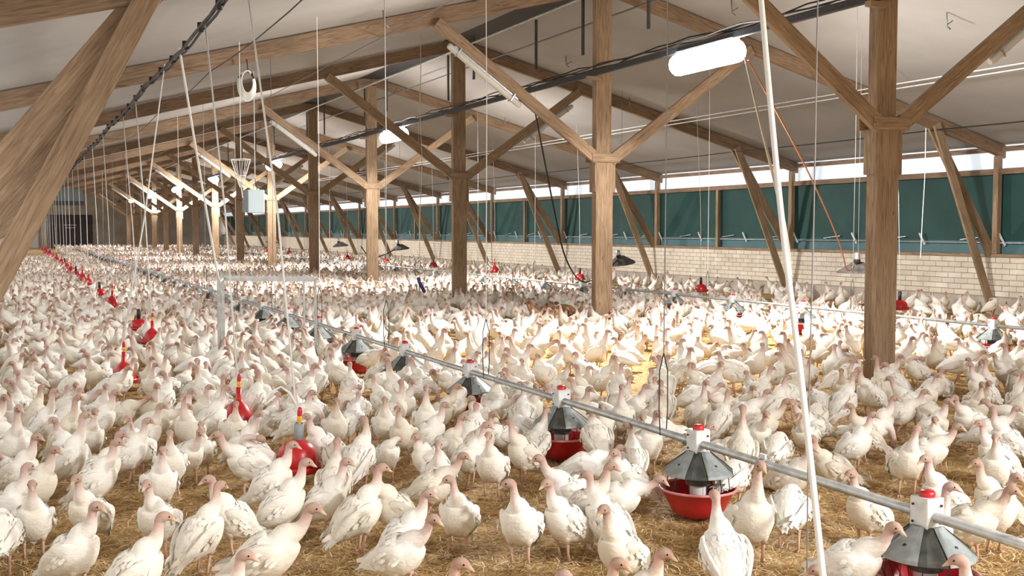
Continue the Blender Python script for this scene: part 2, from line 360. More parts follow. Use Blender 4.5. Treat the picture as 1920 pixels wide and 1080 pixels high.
# ------------------------------------------------------------------ far wall
mb = MB(); mi = mb.m('whitewall')
prof = [(XL - 0.3, -0.1), (XR + 0.3, -0.1), (XR + 0.3, under(XR) + .3), (XC, under(XC) + .3), (XL - 0.3, under(XL) + .3)]
for dy in (0, 0.25): mb.v += [Vector((x, T1 + dy, z)) for x, z in prof]
mb.face((0, 1, 2, 3, 4), mi); mb.face((9, 8, 7, 6, 5), mi)
wf = struct('wall_far', mb)
mb = MB(); mi = mb.m('whitewall')
for dy in (-0.25, 0): mb.v += [Vector((x, T0 + dy, z)) for x, z in prof]
mb.face((0, 1, 2, 3, 4), mi); mb.face((9, 8, 7, 6, 5), mi); struct('wall_near_added', mb)  # unseen end wall added to keep daylight from behind off the nearest post
mb = MB(); mb.box((4.6, T1 - 0.05, 1.55), (3.9, 0.1, 3.1), 'doorblack'); d1 = struct('door_1', mb)
mb = MB(); mb.box((4.6, T1 - 0.12, 1.9), (0.9, 0.04, 0.06), 'galv'); mb.box((4.6, T1 - 0.12, 2.15), (1.1, 0.04, 0.06), 'galv'); link('door_bar', mb.mesh('door_bar'), d1)
mb = MB(); mb.box((1.35, T1 - 0.05, 1.15), (0.95, 0.08, 2.3), 'tube'); d2 = struct('door_2', mb)
mb = MB(); mb.box((1.35, T1 - 0.10, 2.36), (1.15, 0.08, 0.1), 'whitewall'); mb.box((0.83, T1 - 0.10, 1.2), (0.08, 0.08, 2.4), 'whitewall'); mb.box((1.87, T1 - 0.10, 1.2), (0.08, 0.08, 2.4), 'whitewall'); link('door_frame', mb.mesh('door_frame'), d2)
mb = MB(); mb.box((1.4, T1 - 0.2, 3.05), (2.6, 0.3, 0.25), 'darkslot'); tr = struct('trim_1', mb)
bd = empty('baffle_board', (1.95, 59.0, 0)); tag(bd, 'grey board above a dark beam hung under the rafters near the far end', 'board')
mb = MB(); mb.box((0, 0, 3.50), (2.4, 0.06, 0.62), 'panel_side'); link('board', mb.mesh('board'), bd)
mb = MB(); mb.box((0, 0, 3.08), (2.5, 0.2, 0.22), 'darkslot'); link('beam', mb.mesh('beam'), bd)

# key points of the free-hanging ropes, metres
PROPE = [(3.3758, 4.3635, 3.0464), (3.2235, 4.0576, 2.299), (3.0682, 3.7623, 1.7029), (2.9324, 3.453, 1.025), (2.7893, 3.1452, 0.317)]
PCORD = [(8.9002, 11.8006, 4.1055), (6.3495, 8.1545, 2.7482), (4.0398, 4.976, 1.8427), (3.0353, 3.6795, 1.5423)]
PWIRE = [(3.3688, 3.9162, 2.8996), (3.2921, 3.8312, 1.8225), (3.2142, 3.754, 0.8632), (3.1567, 3.68, 0.1136)]
PWAVE = [(7.3091, 20.0808, 6.4672), (7.2341, 19.8038, 4.9684), (7.1268, 19.581, 4.1147), (7.071, 19.3229, 3.0733), (6.937, 19.09, 1.8502), (6.8447, 18.8502, 0.8307)]
PC1 = [(13.5778, 13.12, 3.4094), (13.5437, 13.0881, 2.6231), (13.4978, 13.0724, 2.0115), (13.449, 13.0505, 1.2776)]
PBLUE = [(6.818, 18.8638, 0.8507), (6.8512, 18.8405, 0.7209), (6.886, 18.7058, 0.5869)]

# ------------------------------------------------------------------ roof frames and centre posts
RW = 0.11
def knee(side, k):
    """two planks fanning out from under the rafter: one to the wall foot, one to the sill"""
    sg = 1 if side == 'R' else -1
    xw = XR if side == 'R' else XL
    xt = xw - sg * (1.83 if side == 'R' else 2.03); zt = under(xt) + 0.10
    out = []
    for foot, dy, dd in (((xw - sg * 0.17, 0.10), -0.075, 0.20), ((xw - sg * 0.06, SILL + 0.08), 0.075, 0.24)):
        mb = MB(); mb.beam((foot[0], dy, foot[1]), (xt, dy, zt), 0.05, dd, (0, 1, 0), 'wood')
        out.append(mb)
    return out
for k in range(-2, 15):
    t = frame_t(k)
    fr = empty('roof_frame', (0, t, 0))
    if k == -2: lab = 'timber roof frame behind the viewer at the open end'
    elif k == -1: lab = 'timber roof frame overhead before the nearest centre post'
    else: lab = 'timber roof frame with rafters and knee braces over the %s centre post' % ordn(k)
    tag(fr, lab, 'roof frame', 'timber roof frames')
    wm = 'wood2'
    for side in 'LR':
        xw, xe = (XL, XL - 0.35) if side == 'L' else (XR, XR + 0.35)
        mb = MB(); mb.beam((xe, 0, under(xe) + RD / 2), (XC, 0, under(XC) + RD / 2), RW, RD, (0, 1, 0), wm)
        bev(link('rafter', mb.mesh('rafter'), fr))
        if side == 'L' and k < 0: continue        # the open loading end has no braces on this side
        for q in knee(side, k): bev(link('knee_brace', q.mesh('knee_brace'), fr))
        mb = MB(); xp = xw + (0.0 if side == 'R' else 0.0)
        mb.beam((xp - 0.0, 0, SILL + 0.07), (xp - 0.0, 0, under(xw)), 0.12, 0.13, (1, 0, 0), 'wood'); bev(link('wall_post', mb.mesh('wall_post'), fr))

COLLAR = 1.15 + CAM_H
for k in range(0, 15):
    t = frame_t(k)
    p = empty('centre_post', (XC, t, 0)); lit = 'facing the lamp, light' if k % 2 else 'shaded, dark'
    tag(p, '%s timber post in the centre row, %s brown, with forked braces' % (ordn(k) if k else 'nearest and widest', 'light' if k % 2 else 'dark'), 'post', 'centre posts of the barn')
    top = under(XC)
    mb = MB(); mb.beam((0, 0, -0.1), (0, 0, top), 0.30, 0.15, (1, 0, 0), 'wood'); bev(link('post_core', mb.mesh('post_core'), p), 0.01)
    mb = MB(); mb.beam((-0.02, -0.11, -0.1), (-0.02, -0.11, COLLAR), 0.33, 0.07, (1, 0, 0), 'wood'); bev(link('facing_plank', mb.mesh('facing_plank'), p), 0.01)
    for sx in (-1, 1):
        mb = MB(); mb.beam((sx * 0.176, -0.03, COLLAR - 0.52), (sx * 0.176, -0.03, COLLAR), 0.05, 0.20, (1, 0, 0), 'wood'); bev(link('cheek_plank', mb.mesh('cheek_plank'), p))
    for sy in (-0.155, 0.085):
        mb = MB(); mb.beam((-0.27, sy, COLLAR + 0.06), (0.27, sy, COLLAR + 0.06), 0.03 if sy < 0 else 0.03, 0.15, (0, 1, 0), 'wood'); bev(link('collar_board', mb.mesh('collar_board'), p))
    for sx in (-1, 1):
        # foot at the collar, head under the rafter, at 33 degrees
        a = 3.05; x0 = sx * 0.12; z0 = COLLAR + 0.02
        zt = top - SL * a + 0.03
        mb = MB(); mb.beam((x0, -0.11, z0), (sx * a, -0.11, zt), 0.075, 0.19, (0, 1, 0), 'wood'); bev(link('brace', mb.mesh('brace'), p))
    # tube light fixed under one brace
    sx = -1 if k % 2 else 1
    fx = empty('tube_light', (XC, t, 0)); tag(fx, 'unlit tubular lamp fixed under the %s brace of the %s centre post' % ('left' if k % 2 else 'right', ordn(k)), 'lamp', 'tube lights under the braces')
    a = 3.05; d = Vector((sx * (a - 0.12), 0, top - SL * a + 0.03 - COLLAR - 0.02)); ln = d.length; d.normalize(); nrm = Vector((-sx * d.z * -1, 0, -abs(d.x)))
    nrm = Vector((sx * d.z, 0, -d.x * sx)).normalized()
    nrm = Vector((d.z * sx, 0, -abs(d.x)))
    c0 = Vector((sx * 0.12, -0.11, COLLAR + 0.02)) + d * (ln * 0.47) + nrm * 0.165; c1 = c0 + d * 1.55
    mb = MB(); mb.tube([c0, c0 + d * 0.03, c1 - d * 0.03, c1], [0.035, 0.052, 0.052, 0.035], 10, 'tube'); link('lamp_cover', mb.mesh('lamp_cover'), fx)
    mb = MB(); mb.beam(c0 + d * .1 - nrm * 0.05, c1 - d * .1 - nrm * 0.05, 0.05, 0.03, (0, 1, 0), 'galv'); link('back_rail', mb.mesh('back_rail'), fx)
    for q in (0.2, 1.35):
        mb = MB(); mb.beam(c0 + d * q - nrm * 0.08, c0 + d * q + nrm * 0.055, 0.13, 0.02, (0, 1, 0), 'galv'); link('clip', mb.mesh('clip'), fx)

# ------------------------------------------------------------------ lamp tray and lamps
tr = empty('lamp_tray', (LAMP_X, 0, 0)); tag(tr, 'long black cable tray carrying the bright lamps along the centre posts', 'cable tray')
mb = MB(); mb.beam((0, T0 + .2, LAMP_Z + .22), (0, T1 - .3, LAMP_Z + .22), 0.07, 0.09, (1, 0, 0), 'blackpipe'); link('tray', mb.mesh('tray'), tr)
mb = MB()
for j, (dx, dz, ph) in enumerate(((0.03, 0.30, 0), (-0.03, 0.31, 1.3), (0.0, 0.335, 2.6))):
    ts = np.arange(T0 + .3, T1 - .5, 0.42)
    mb.tube([(dx + 0.01 * math.sin(t * 3 + ph), t, LAMP_Z + dz + 0.022 * math.sin(t * 1.9 + ph * 3) + .015 * math.sin(t * 5.3 + ph)) for t in ts], 0.011, 4, 'black')
link('loose_cables', mb.mesh('loose_cables'), tr)
for k in range(0, 15):
    mb = MB(); mb.beam((0.15, -0.08, LAMP_Z + 0.14), (-0.10, -0.08, LAMP_Z + 0.14), 0.09, 0.06, (0, 1, 0), 'wood'); link('tray_bracket', mb.mesh('tray_bracket'), tr, (0, frame_t(k) - .05, 0))
for i, t in enumerate(LAMP_T):
    ln = 1.5
    lm = empty('strip_lamp', (LAMP_X, t, 0))
    tag(lm, 'bright white lamp %s' % (['behind the viewer at the open end', 'between the first two centre posts, largest glare'][i] if i < 2 else 'burning under the tray, %s along the barn' % ordn(i - 1)), 'lamp', 'lamps under the black tray')
    mb = MB(); mb.tube([(0, -ln / 2, LAMP_Z), (0, -ln / 2 + .04, LAMP_Z), (0, ln / 2 - .04, LAMP_Z), (0, ln / 2, LAMP_Z)], [0.09, 0.155, 0.155, 0.09], 14, 'lamp'); link('lamp_cover', mb.mesh('lamp_cover'), lm)
    mb = MB(); mb.box((0, 0, LAMP_Z + 0.165), (0.14, ln * .9, 0.04), 'galv'); link('housing', mb.mesh('housing'), lm)
lm = empty('added_fill_lamp', (5.6, -2.0, 0)); tag(lm, 'unseen fill lamp added behind the viewer to brighten the foreground', 'lamp')  # made-up lamp body to go with the added fill spot
mb = MB(); mb.tube([(0, -.6, 4.06), (0, .6, 4.06)], 0.1, 12, 'lamp'); link('lamp_cover', mb.mesh('lamp_cover'), lm)
mb = MB(); mb.box((0, 0, 4.18), (0.14, 1.1, 0.04), 'galv'); mb.tube([(0, 0, 4.18), (0, 0, under(5.6) + .2)], .006, 5, 'wire'); link('housing', mb.mesh('housing'), lm)
# roof cables and thin pipes that run along the barn
def line_thing(name, label, cat, x, z, r, matn, sag=0.0, n=6, dbl=None, step=S):
    root = empty(name, (x, 0, 0)); tag(root, label, cat)
    ts = []
    for k in range(-2, 16):
        for q in (0, .25, .5, .75):
            t = frame_t(k - 0) + q * S
            if T0 + .1 < t < T1 - .3: ts.append((t, -sag * 4 * q * (1 - q)))
    for j, (dx, dz) in enumerate(dbl or [(0, 0)]):
        mb = MB(); mb.tube([(dx, t, z + dz + s_) for t, s_ in ts], r, n, matn); link('run' if not dbl else 'run', mb.mesh('run'), root)
    return root
line_thing('air_pipe', 'pair of thin white pipes running along the right roof slope', 'pipe', 14.4, under(14.4) - 0.03, 0.013, 'galv_light', 0, dbl=[(0, 0), (0.13, -0.06)])
line_thing('lifting_cable', 'taut dark cable running low along the right roof slope', 'cable', 16.75, under(16.75) - 0.03, 0.014, 'black', 0.02)
line_thing('ridge_pipe', 'thin pale pipe running under the roof peak left of the ridge vent', 'pipe', 8.72, under(8.72) - 0.04, 0.024, 'galv', 0.0)
line_thing('ridge_cable', 'thin dark rod running under the roof peak right of the ridge vent', 'pipe', 9.75, under(9.75) - 0.05, 0.018, 'wire', 0.0)
line_thing('winch_cable', 'thin taut cable under the left rafters near the middle of the slope', 'cable', 5.2, under(5.2) - 0.03, 0.008, 'wire', 0.0)
line_thing('winch_cable', 'thin dark cable under the left rafters beside the water pipe', 'cable', 2.6, under(2.6) - 0.03, 0.008, 'black', 0.06)
# water supply pipe over the left row of drinkers
WX = 1.69; WZ = under(WX) - 0.06
root = empty('water_pipe', (WX, 0, 0)); tag(root, 'dark water pipe with bundled cables sagging under the left rafters', 'pipe')
ts = np.arange(T0 + .2, 90, 0.5)
sagf = lambda t: -0.045 * abs(math.sin((t - frame_t(0)) / S * math.pi))
for j, (dx, r, mt) in enumerate(((0, 0.019, 'blackpipe'), (0.035, 0.014, 'black'), (-.03, 0.010, 'dust'))):
    mb = MB(); mb.tube([(dx, t, WZ + sagf(t) * (1 + .5 * j) + .012 * math.sin(t * 4 + j)) for t in ts], r, 6, mt); link('supply_line', mb.mesh('supply_line'), root)
mb = MB(); mb.lathe([(0.0, -0.05), (0.032, -0.045), (0.032, 0.045), (0, 0.05)], (0, 0, 0), 8, 'black'); tm = mb.mesh('cable_tie')
for t in np.arange(2.5, 60, 1.05): link('cable_tie', tm, root, (0, t, WZ + sagf(t)))

# ------------------------------------------------------------------ feeders
FZ = 0.43
def make_feeder():
    root = empty('pan_feeder')
    mb = MB(); mb.lathe([(0.0, 0.015), (0.13, 0.015), (0.15, 0.03), (0.185, 0.09), (0.225, 0.175), (0.235, 0.18), (0.222, 0.172), (0.18, 0.10), (0.14, 0.045), (0.06, 0.055), (0.05, 0.12)], n=28, mat='red')
    pan = link('pan', mb.mesh('pan'), root)
    mb = MB(); mb.lathe([(0.224, 0.174), (0.231, 0.186), (0.240, 0.186), (0.240, 0.172), (0.232, 0.170)], n=28, mat='red_rim'); link('pan_rim', mb.mesh('pan_rim'), pan)
    # faceted hood: alternating dark and light lobes
    hp = [(0.066, 0.405), (0.085, 0.385), (0.150, 0.335), (0.212, 0.285), (0.216, 0.268), (0.200, 0.262)]
    for q in range(4):
        a = math.radians(90 * q - 20 + 28)
        mb = MB(); mb.lathe([(r + 0.004, z + .002) for r, z in hp], n=4, mat='hood_light', a0=a - math.radians(27), a1=a + math.radians(27), smooth=False); link('hood_lobe', mb.mesh('hood_lobe'), root)
    mb = MB(); mb.lathe([(0.0, 0.407)] + hp + [(0.09, 0.262), (0.078, 0.255), (0.078, 0.20), (0.0, 0.20)], n=16, mat='hood_dark', smooth=False); link('hood', mb.mesh('hood'), root)
    mb = MB(); mb.lathe([(0.055, 0.21), (0.055, 0.07)], n=12, mat='tube'); link('feed_tube', mb.mesh('feed_tube'), root)
    mb = MB()
    for q in range(12):
        a = math.radians(q * 30 + 10); c, s_ = math.cos(a), math.sin(a)
        mb.tube([(0.185 * c, 0.185 * s_, 0.275), (0.195 * c, 0.195 * s_, 0.19), (0.15 * c, 0.15 * s_, 0.08)], 0.0035, 4, 'black', cap=False)
    link('spokes', mb.mesh('spokes'), root)
    mb = MB(); mb.beam((0, 0, 0.395), (0, 0, 0.535), 0.105, 0.105, (1, 0, 0), 'galv_light'); bx = bev(link('pipe_box', mb.mesh('pipe_box'), root), 0.004)
    mb = MB(); mb.lathe([(0, 0.565), (0.03, 0.562), (0.036, 0.55), (0.036, 0.534)], n=10, mat='red'); link('cap', mb.mesh('cap'), root)
    mb = MB()
    for sx, sy in ((-1, 0), (0, -1)):
        for z in (0.42, 0.50):
            c = Vector((sx * 0.054 + (0 if sx else .03), sy * 0.054 + (0 if sy else .03), z)); d = Vector((sx, sy, 0)) * 0.006
            mb.tube([c, c + d], 0.006, 6, 'black')
    link('screws', mb.mesh('screws'), bx)
    for q in range(2):
        a = math.radians(90 * q * 1 + 188); c, s_ = math.cos(a), math.sin(a)
        mb = MB(); mb.lathe([(0, 0.012), (0.010, 0.008), (0.013, 0)], (0.15 * c, 0.15 * s_, 0.33), 8, 'black'); link('knob', mb.mesh('knob'), root)
    return root
fx_n = [3.56 + 1.80 * i for i in range(44)]
fx_f = [8.37 + 1.93 * i for i in range(38)]
FX, GX = 3.74, 11.97
fproto = None; FEEDERS = []
for row, x, tl in (('left feeder row', FX, fx_n), ('right feeder row', GX, fx_f)):
    for i, t in enumerate(tl):
        if fproto is None: fproto = make_feeder(); o = fproto
        else: o = copy_tree(fproto)
        o.location = (x, t, 0)
        tag(o, 'grey hooded pan feeder with red pan, %s in the %s' % (ordn(i), row), 'feeder', row)
        FEEDERS.append((x, t, i, row))
for x, tl, lab in ((FX, fx_n, 'left of the posts'), (GX, fx_f, 'right of the posts')):
    root = empty('feed_pipe', (x, 0, 0)); tag(root, 'long galvanised feed pipe carrying the pan feeders %s' % lab, 'pipe')
    mb = MB(); mb.tube([(0, 0.8, FZ + 0.02), (0, tl[-1] + 1.2, FZ + 0.02)], 0.024, 12, 'galv'); link('pipe', mb.mesh('pipe'), root)
    cm = MB(); cm.tube([(0, -0.03, FZ + .02), (0, 0.03, FZ + .02)], 0.029, 12, 'galv'); cm.box((0, 0.0, FZ + 0.055), (0.012, 0.05, 0.035), 'galv_light'); ce = cm.mesh('coupling')
    for i in range(len(tl)):
        if i % 2 == 1 or i == 0: link('coupling', ce, root, (0, tl[i] - 0.62 if x == FX else tl[i] - .6, 0))
# suspension cords for both feed pipes
k = 0
for x, ts_, lab in ((FX, [3.0, 5.75, 8.6, 11.4, 14.3, 17.2, 20.4, 24, 28, 32.5, 37, 42, 48, 54], 'near'), (GX, [9.3, 13.0, 16.9, 20.6, 24.4, 28.1, 33, 38, 44], 'far')):
    for i, t in enumerate(ts_):
        root = empty('feeder_cord', (x, t, 0)); tag(root, 'thin %s cord holding up the %s feed pipe, %s along it' % ('dark' if i % 2 else 'pale', lab, ordn(i)), 'cord', 'cords holding the feed pipes')
        zt = under(x) + 0.1 if abs((t - frame_t(0)) % S) < 0.2 else under(x) + RD
        mm_ = 'wire' if i % 2 else 'rope'
        mb = MB(); mb.tube([(0, 0, 0.95), (0.01, 0.0, (zt + .9) / 2), (0, 0, zt)], 0.0045, 4, mm_); link('line', mb.mesh('line'), root)
        mb = MB()
        for sx in (-1, 1): mb.tube([(0, 0, 0.96), (sx * 0.03, 0, 0.85), (sx * 0.032, 0, 0.60), (sx * 0.022, 0, FZ)], 0.0045, 4, 'black')
        link('hanger', mb.mesh('hanger'), root)

# ------------------------------------------------------------------ bell drinkers
def make_drinker(style):
    root = empty('bell_drinker')
    dome = [(0.0, 0.225), (0.035, 0.222), (0.075, 0.208), (0.108, 0.178), (0.128, 0.14), (0.137, 0.09), (0.14, 0.05), (0.136, 0.035), (0.10, 0.03)]
    trough = [(0.12, 0.045), (0.135, 0.012), (0.150, 0.0), (0.168, 0.01), (0.172, 0.05), (0.166, 0.05), (0.160, 0.015), (0.14, 0.02)]
    if style == 'grey':
        mb = MB(); mb.lathe(dome, n=28, mat='red'); link('bell', mb.mesh('bell'), root)
        mb = MB(); mb.lathe([(0.0, 0.20), (0.034, 0.205), (0.034, 0.335), (0.029, 0.337), (0.029, 0.33), (0, 0.33)], n=16, mat='grey_cyl'); link('ballast_tube', mb.mesh('ballast_tube'), root)
        zv = 0.335
    elif style == 'slim':
        mb = MB(); mb.lathe([(0.0, 0.33), (0.022, 0.33), (0.024, 0.23), (0.04, 0.21), (0.075, 0.18), (0.11, 0.13), (0.13, 0.075), (0.138, 0.04)], n=28, mat='red'); link('bell', mb.mesh('bell'), root)
        zv = 0.33
    else:
        mb = MB(); mb.lathe([(r, z * 0.8) for r, z in dome], n=28, mat='red'); link('bell', mb.mesh('bell'), root)
        mb = MB(); mb.lathe([(0.0, 0.17), (0.030, 0.17), (0.030, 0.33), (0.0, 0.335)], n=14, mat='black'); link('ballast_tube', mb.mesh('ballast_tube'), root)
        zv = 0.33
    mb = MB(); mb.lathe(trough, n=28, mat='red'); link('trough', mb.mesh('trough'), root)
    if style != 'black':
        mb = MB(); mb.lathe([(0.0, zv + 0.05), (0.016, zv + 0.05), (0.018, zv + 0.02), (0.011, zv + 0.01), (0.011, zv - .01)], n=10, mat='yellow'); mb.beam((-.022, 0, zv + 0.03), (.022, 0, zv + 0.03), 0.014, 0.02, (0, 1, 0), 'yellow'); link('valve', mb.mesh('valve'), root)
        mb = MB(); mb.lathe([(0.0, zv + 0.115), (0.012, zv + 0.11), (0.018, zv + 0.085), (0.016, zv + 0.05)], n=10, mat='red'); link('valve_cap', mb.mesh('valve_cap'), root)
    return root
DP = {s_: make_drinker(s_) for s_ in ('grey', 'slim', 'black')}; usedD = set()
DR = []
left_row = [(1.735, 7.30, 'grey', .09), (1.70, 9.30, 'slim', .08), (1.03, 12.35, 'slim', .10), (1.72, 15.9, 'slim', .14), (1.75, 18.0, 'black', .16), (1.70, 22.6, 'slim', .22), (1.70, 26.0, 'black', .24)]
left_row += [(1.70 + R.uniform(-.05, .05), t, 'black' if i % 3 == 2 else 'slim', .29) for i, t in enumerate([29.4 + 3.3 * q for q in range(17)])]
right_row = [(14.2, 14.24, 'black', .34), (14.2, 20.3, 'black', .34), (14.2, 26.1, 'black', .36), (14.2, 31.9, 'slim', .36), (14.2, 37.6, 'black', .36), (14.2, 43.3, 'black', .36), (14.2, 49.1, 'slim', .36), (14.2, 55, 'black', .36), (14.2, 61, 'black', .36), (14.2, 67, 'black', .36)]
for row, lst in (('left', left_row), ('right', right_row)):
    for i, (x, t, st, z) in enumerate(lst):
        o = DP[st] if st not in usedD else copy_tree(DP[st]); usedD.add(st)
        o.location = (x, t, z - 0.02); o.rotation_euler = (R.uniform(-.05, .05), R.uniform(-.05, .05), R.uniform(0, 6))
        desc = {'grey': 'red bell drinker with grey tube and yellow valve', 'slim': 'red bell drinker with slim neck and yellow valve', 'black': 'red bell drinker with black tube'}[st]
        tag(o, '%s, %s in the %s' % (desc, ordn(i), 'left row' if row == 'left' else 'wall row'), 'drinker', 'drinkers %s' % row)
        DR.append((x, t, i, row))
        # its cord
        ro = empty('drinker_cord', (x, t, 0)); tag(ro, '%s cord from the roof to the %s drinker of the %s row' % ('pale thick' if row == 'left' else 'thin pale', ordn(i), row), 'cord', 'cords holding the drinkers')
        ztop = z + (0.43 if st != 'black' else 0.31)
        if row == 'left': pt = (WX - x, 1.35, WZ)
        else: pt = (0.1, 0.4, under(x) + RD - 0.02)
        mb = MB(); mid = Vector((pt[0] * .45, pt[1] * (.30), ztop + (pt[2] - ztop) * .42))
        mb.tube([(0, 0, ztop - 0.01), mid, pt], 0.008 if row == 'left' else 0.005, 5, 'rope'); link('line', mb.mesh('line'), ro)
        if row == 'left' and i == 0:
            mb = MB(); mb.tube([(0, 0, ztop + .02), (-0.03, 0.05, ztop + 0.09), (-0.08, 0.1, ztop + 0.13), (-0.15, 0.1, ztop + 0.10), (-.21, .1, ztop + .03), (-.19, .1, ztop + .01), (-0.12, .1, ztop + .07)], 0.008, 6, 'rope'); link('loop', mb.mesh('loop'), ro)

# ------------------------------------------------------------------ heater hoods and their hoses
def make_hood():
    root = empty('heater_hood')
    mb = MB(); mb.lathe([(0.0, 0.20), (0.09, 0.195), (0.12, 0.17), (0.34, 0.03), (0.35, 0.0), (0.335, 0.0), (0.11, 0.15), (0.0, 0.16)], n=12, mat='dust', smooth=False); link('shade', mb.mesh('shade'), root)
    mb = MB(); mb.lathe([(0.0, 0.36), (0.045, 0.355), (0.05, 0.25), (0.035, 0.19)], (-0.12, -0.05, 0), 12, 'galv'); mb.lathe([(0.055, 0.24), (0.058, 0.20), (0.02, 0.15)], (-0.12, -0.05, 0), 10, 'black'); link('burner', mb.mesh('burner'), root)
    return root
hp0 = None
for i, (x, t, z, rx) in enumerate(((13.0, 14.0, 1.00, .08), (13.0, 21.85, 0.93, .16), (13.0, 37.9, 1.0, .12), (13.0, 46.0, 1.0, .1), (13.0, 60, 1.0, -.1))):
    o = make_hood() if hp0 is None else copy_tree(hp0); hp0 = hp0 or o
    o.location = (x, t, z); o.rotation_euler = (0, -rx if i else 0.02, 0.3)
    tag(o, 'dusty dark conical heater hood hanging before the brick wall, %s' % ordn(i), 'heater', 'heater hoods along the right side')
    ro = empty('hood_cord', (x, t, 0)); tag(ro, 'thin wire from the roof to the %s heater hood' % ordn(i), 'cord', 'wires holding the heater hoods')
    mb = MB(); mb.tube([(0, 0, z + 0.19), (0, 0, under(x) + RD)], 0.004, 4, 'wire'); link('line', mb.mesh('line'), ro)
def smooth_pts(pts, n=8):
    P = [Vector(p) for p in pts]; P = [P[0]] + P + [P[-1]]; out = []
    for i in range(1, len(P) - 2):
        for j in range(n):
            u = j / n; a, b, c, d = P[i - 1], P[i], P[i + 1], P[i + 2]
            out.append(0.5 * ((2 * b) + (c - a) * u + (2 * a - 5 * b + 4 * c - d) * u * u + (3 * b - a - 3 * c + d) * u ** 3))
    return out + [P[-2]]
def hose(name, label, cat, pts, r, matn, n=6):
    o0 = Vector(pts[0]); mb = MB(); mb.tube([p - o0 for p in smooth_pts(pts)], r, n, matn)
    o = link(name, mb.mesh(name), None, o0); tag(o, label, cat); return o
hose('gas_hose', 'orange hose drooping from the lamp tray to the nearest heater hood', 'hose', [(8.9, 11.7, 4.0), (9.9, 12.0, 3.0), (10.9, 12.5, 2.15), (11.7, 13.0, 1.5), (12.4, 13.6, 1.08), (12.87, 13.95, 1.14)], 0.012, 'orange')
hose('gas_hose', 'black hose looping low from the lamp tray to the second heater hood', 'hose', [(8.9, 18.2, 4.1), (9.15, 18.3, 3.2), (9.5, 18.5, 2.1), (10.0, 19.0, 1.2), (10.8, 19.8, 0.66), (11.8, 20.8, 0.70), (12.9, 21.8, 1.05)], 0.016, 'black')
hose('gas_hose', 'short black hose at the third heater hood beyond the posts', 'hose', [(11.2, 37.0, 1.15), (11.6, 37.2, .75), (12.2, 37.5, .8), (12.9, 37.85, 1.08)], 0.02, 'black')

# ------------------------------------------------------------------ weighing rack with its box, coil and net funnel
A, B, Cc, D_ = (2.16, 12.89), (2.36, 13.79), (3.36, 13.05), (3.45, 14.0)
rack = empty('weighing_rack', (A[0], A[1], 0)); tag(rack, 'galvanised open rack frame standing among the turkeys left of the feed pipe', 'rack')
def rel(p, z): return Vector((p[0] - A[0], p[1] - A[1], z))
for p, r in ((A, 0.020), (B, 0.018), (Cc, 0.014), (D_, 0.012)):
    mb = MB(); mb.beam(rel(p, 0.0), rel(p, 1.14), 2 * r, 2 * r, (1, 0, 0), 'galv'); link('upright', mb.mesh('upright'), rack)
mb = MB(); mb.beam(rel(B, 1.13), rel(Cc, 1.13), 0.03, 0.06, (0, 1, 0), 'galv_light'); link('crossbar', mb.mesh('crossbar'), rack)
mb = MB(); mb.beam(rel(A, 1.13), rel(B, 1.13), 0.03, 0.03, (1, 0, 0), 'galv_light'); link('crossbar', mb.mesh('crossbar'), rack)
mb = MB(); mb.beam(rel(Cc, 1.13), rel(D_, 1.13), 0.03, 0.03, (1, 0, 0), 'galv_light'); link('crossbar', mb.mesh('crossbar'), rack)
mb = MB(); mi = mb.m('galv')
for z in (0.02, 0.05): mb.v += [rel(A, z), rel(Cc, z), rel(D_, z), rel(B, z)]
mb.face((0, 3, 2, 1), mi); mb.face((4, 5, 6, 7), mi)
for a_, b_ in ((0, 1), (1, 2), (2, 3), (3, 0)): mb.face((a_, b_, b_ + 4, a_ + 4), mi)
link('platform', mb.mesh('platform'), rack)
hose('rack_rope', 'white rope from the water pipe down to the weighing rack', 'rope', [(2.16, 12.89, 1.15), (1.95, 12.7, 2.3), (WX, 12.4, WZ)], 0.013, 'rope')
bx = empty('control_box', (3.2, 15.85, 2.0)); tag(bx, 'pale blue control box with dark side hanging above the weighing rack', 'box')
mb = MB(); mb.box((0, 0, 0.16), (0.25, 0.14, 0.34), 'panel_box'); bev(link('front', mb.mesh('front'), bx), .01)
mb = MB(); mb.box((-0.135, 0.06, 0.16), (0.03, 0.30, 0.32), 'panel_side'); link('side', mb.mesh('side'), bx)
mb = MB(); mb.tube([(-.03, 0, 0.33), (0, 0, 0.50), (0, 0, 2.05)], 0.006, 5, 'rope'); mb.tube([(.03, 0, .33), (0, 0, .50)], 0.006, 5, 'black'); link('hanging_cord', mb.mesh('hanging_cord'), bx)
coil = empty('cable_coil', (3.1, 15.84, 3.72)); tag(coil, 'coil of white cable tied under the nearest full rafter', 'cable')
mb = MB()
for q in range(6):
    w = 0.085 + 0.009 * q; pts = []
    for j in range(25):
        a = 2 * math.pi * j / 24; pts.append((w * math.cos(a), 0.01 * q - .03 + 0.01 * math.sin(3 * a), 0.17 + (0.16 + .012 * q) * math.sin(a) - .01 * q))
    mb.tube(pts, 0.011, 5, 'rope', cap=False)
link('loops', mb.mesh('loops'), coil)
mb = MB(); mb.tube([(0.02, 0, 0.30), (0.0, 0, .50)], 0.008, 5, 'black'); mb.tube([(0.06, -.02, .30), (.09, -.03, .22)], 0.018, 5, 'black'); mb.tube([(-0.09, -.02, .26), (-.12, -.03, .22)], 0.018, 5, 'black'); link('ties', mb.mesh('ties'), coil)
fn = empty('net_funnel', (2.95, 15.6, 2.35)); tag(fn, 'funnel of thin white cords hanging above the control box', 'net')
mb = MB()
for q in range(10):
    a = 2 * math.pi * q / 10; mb.tube([(0.02 * math.cos(a), 0.02 * math.sin(a), 0.0), (0.14 * math.cos(a), 0.14 * math.sin(a), 0.40)], 0.004, 4, 'rope')
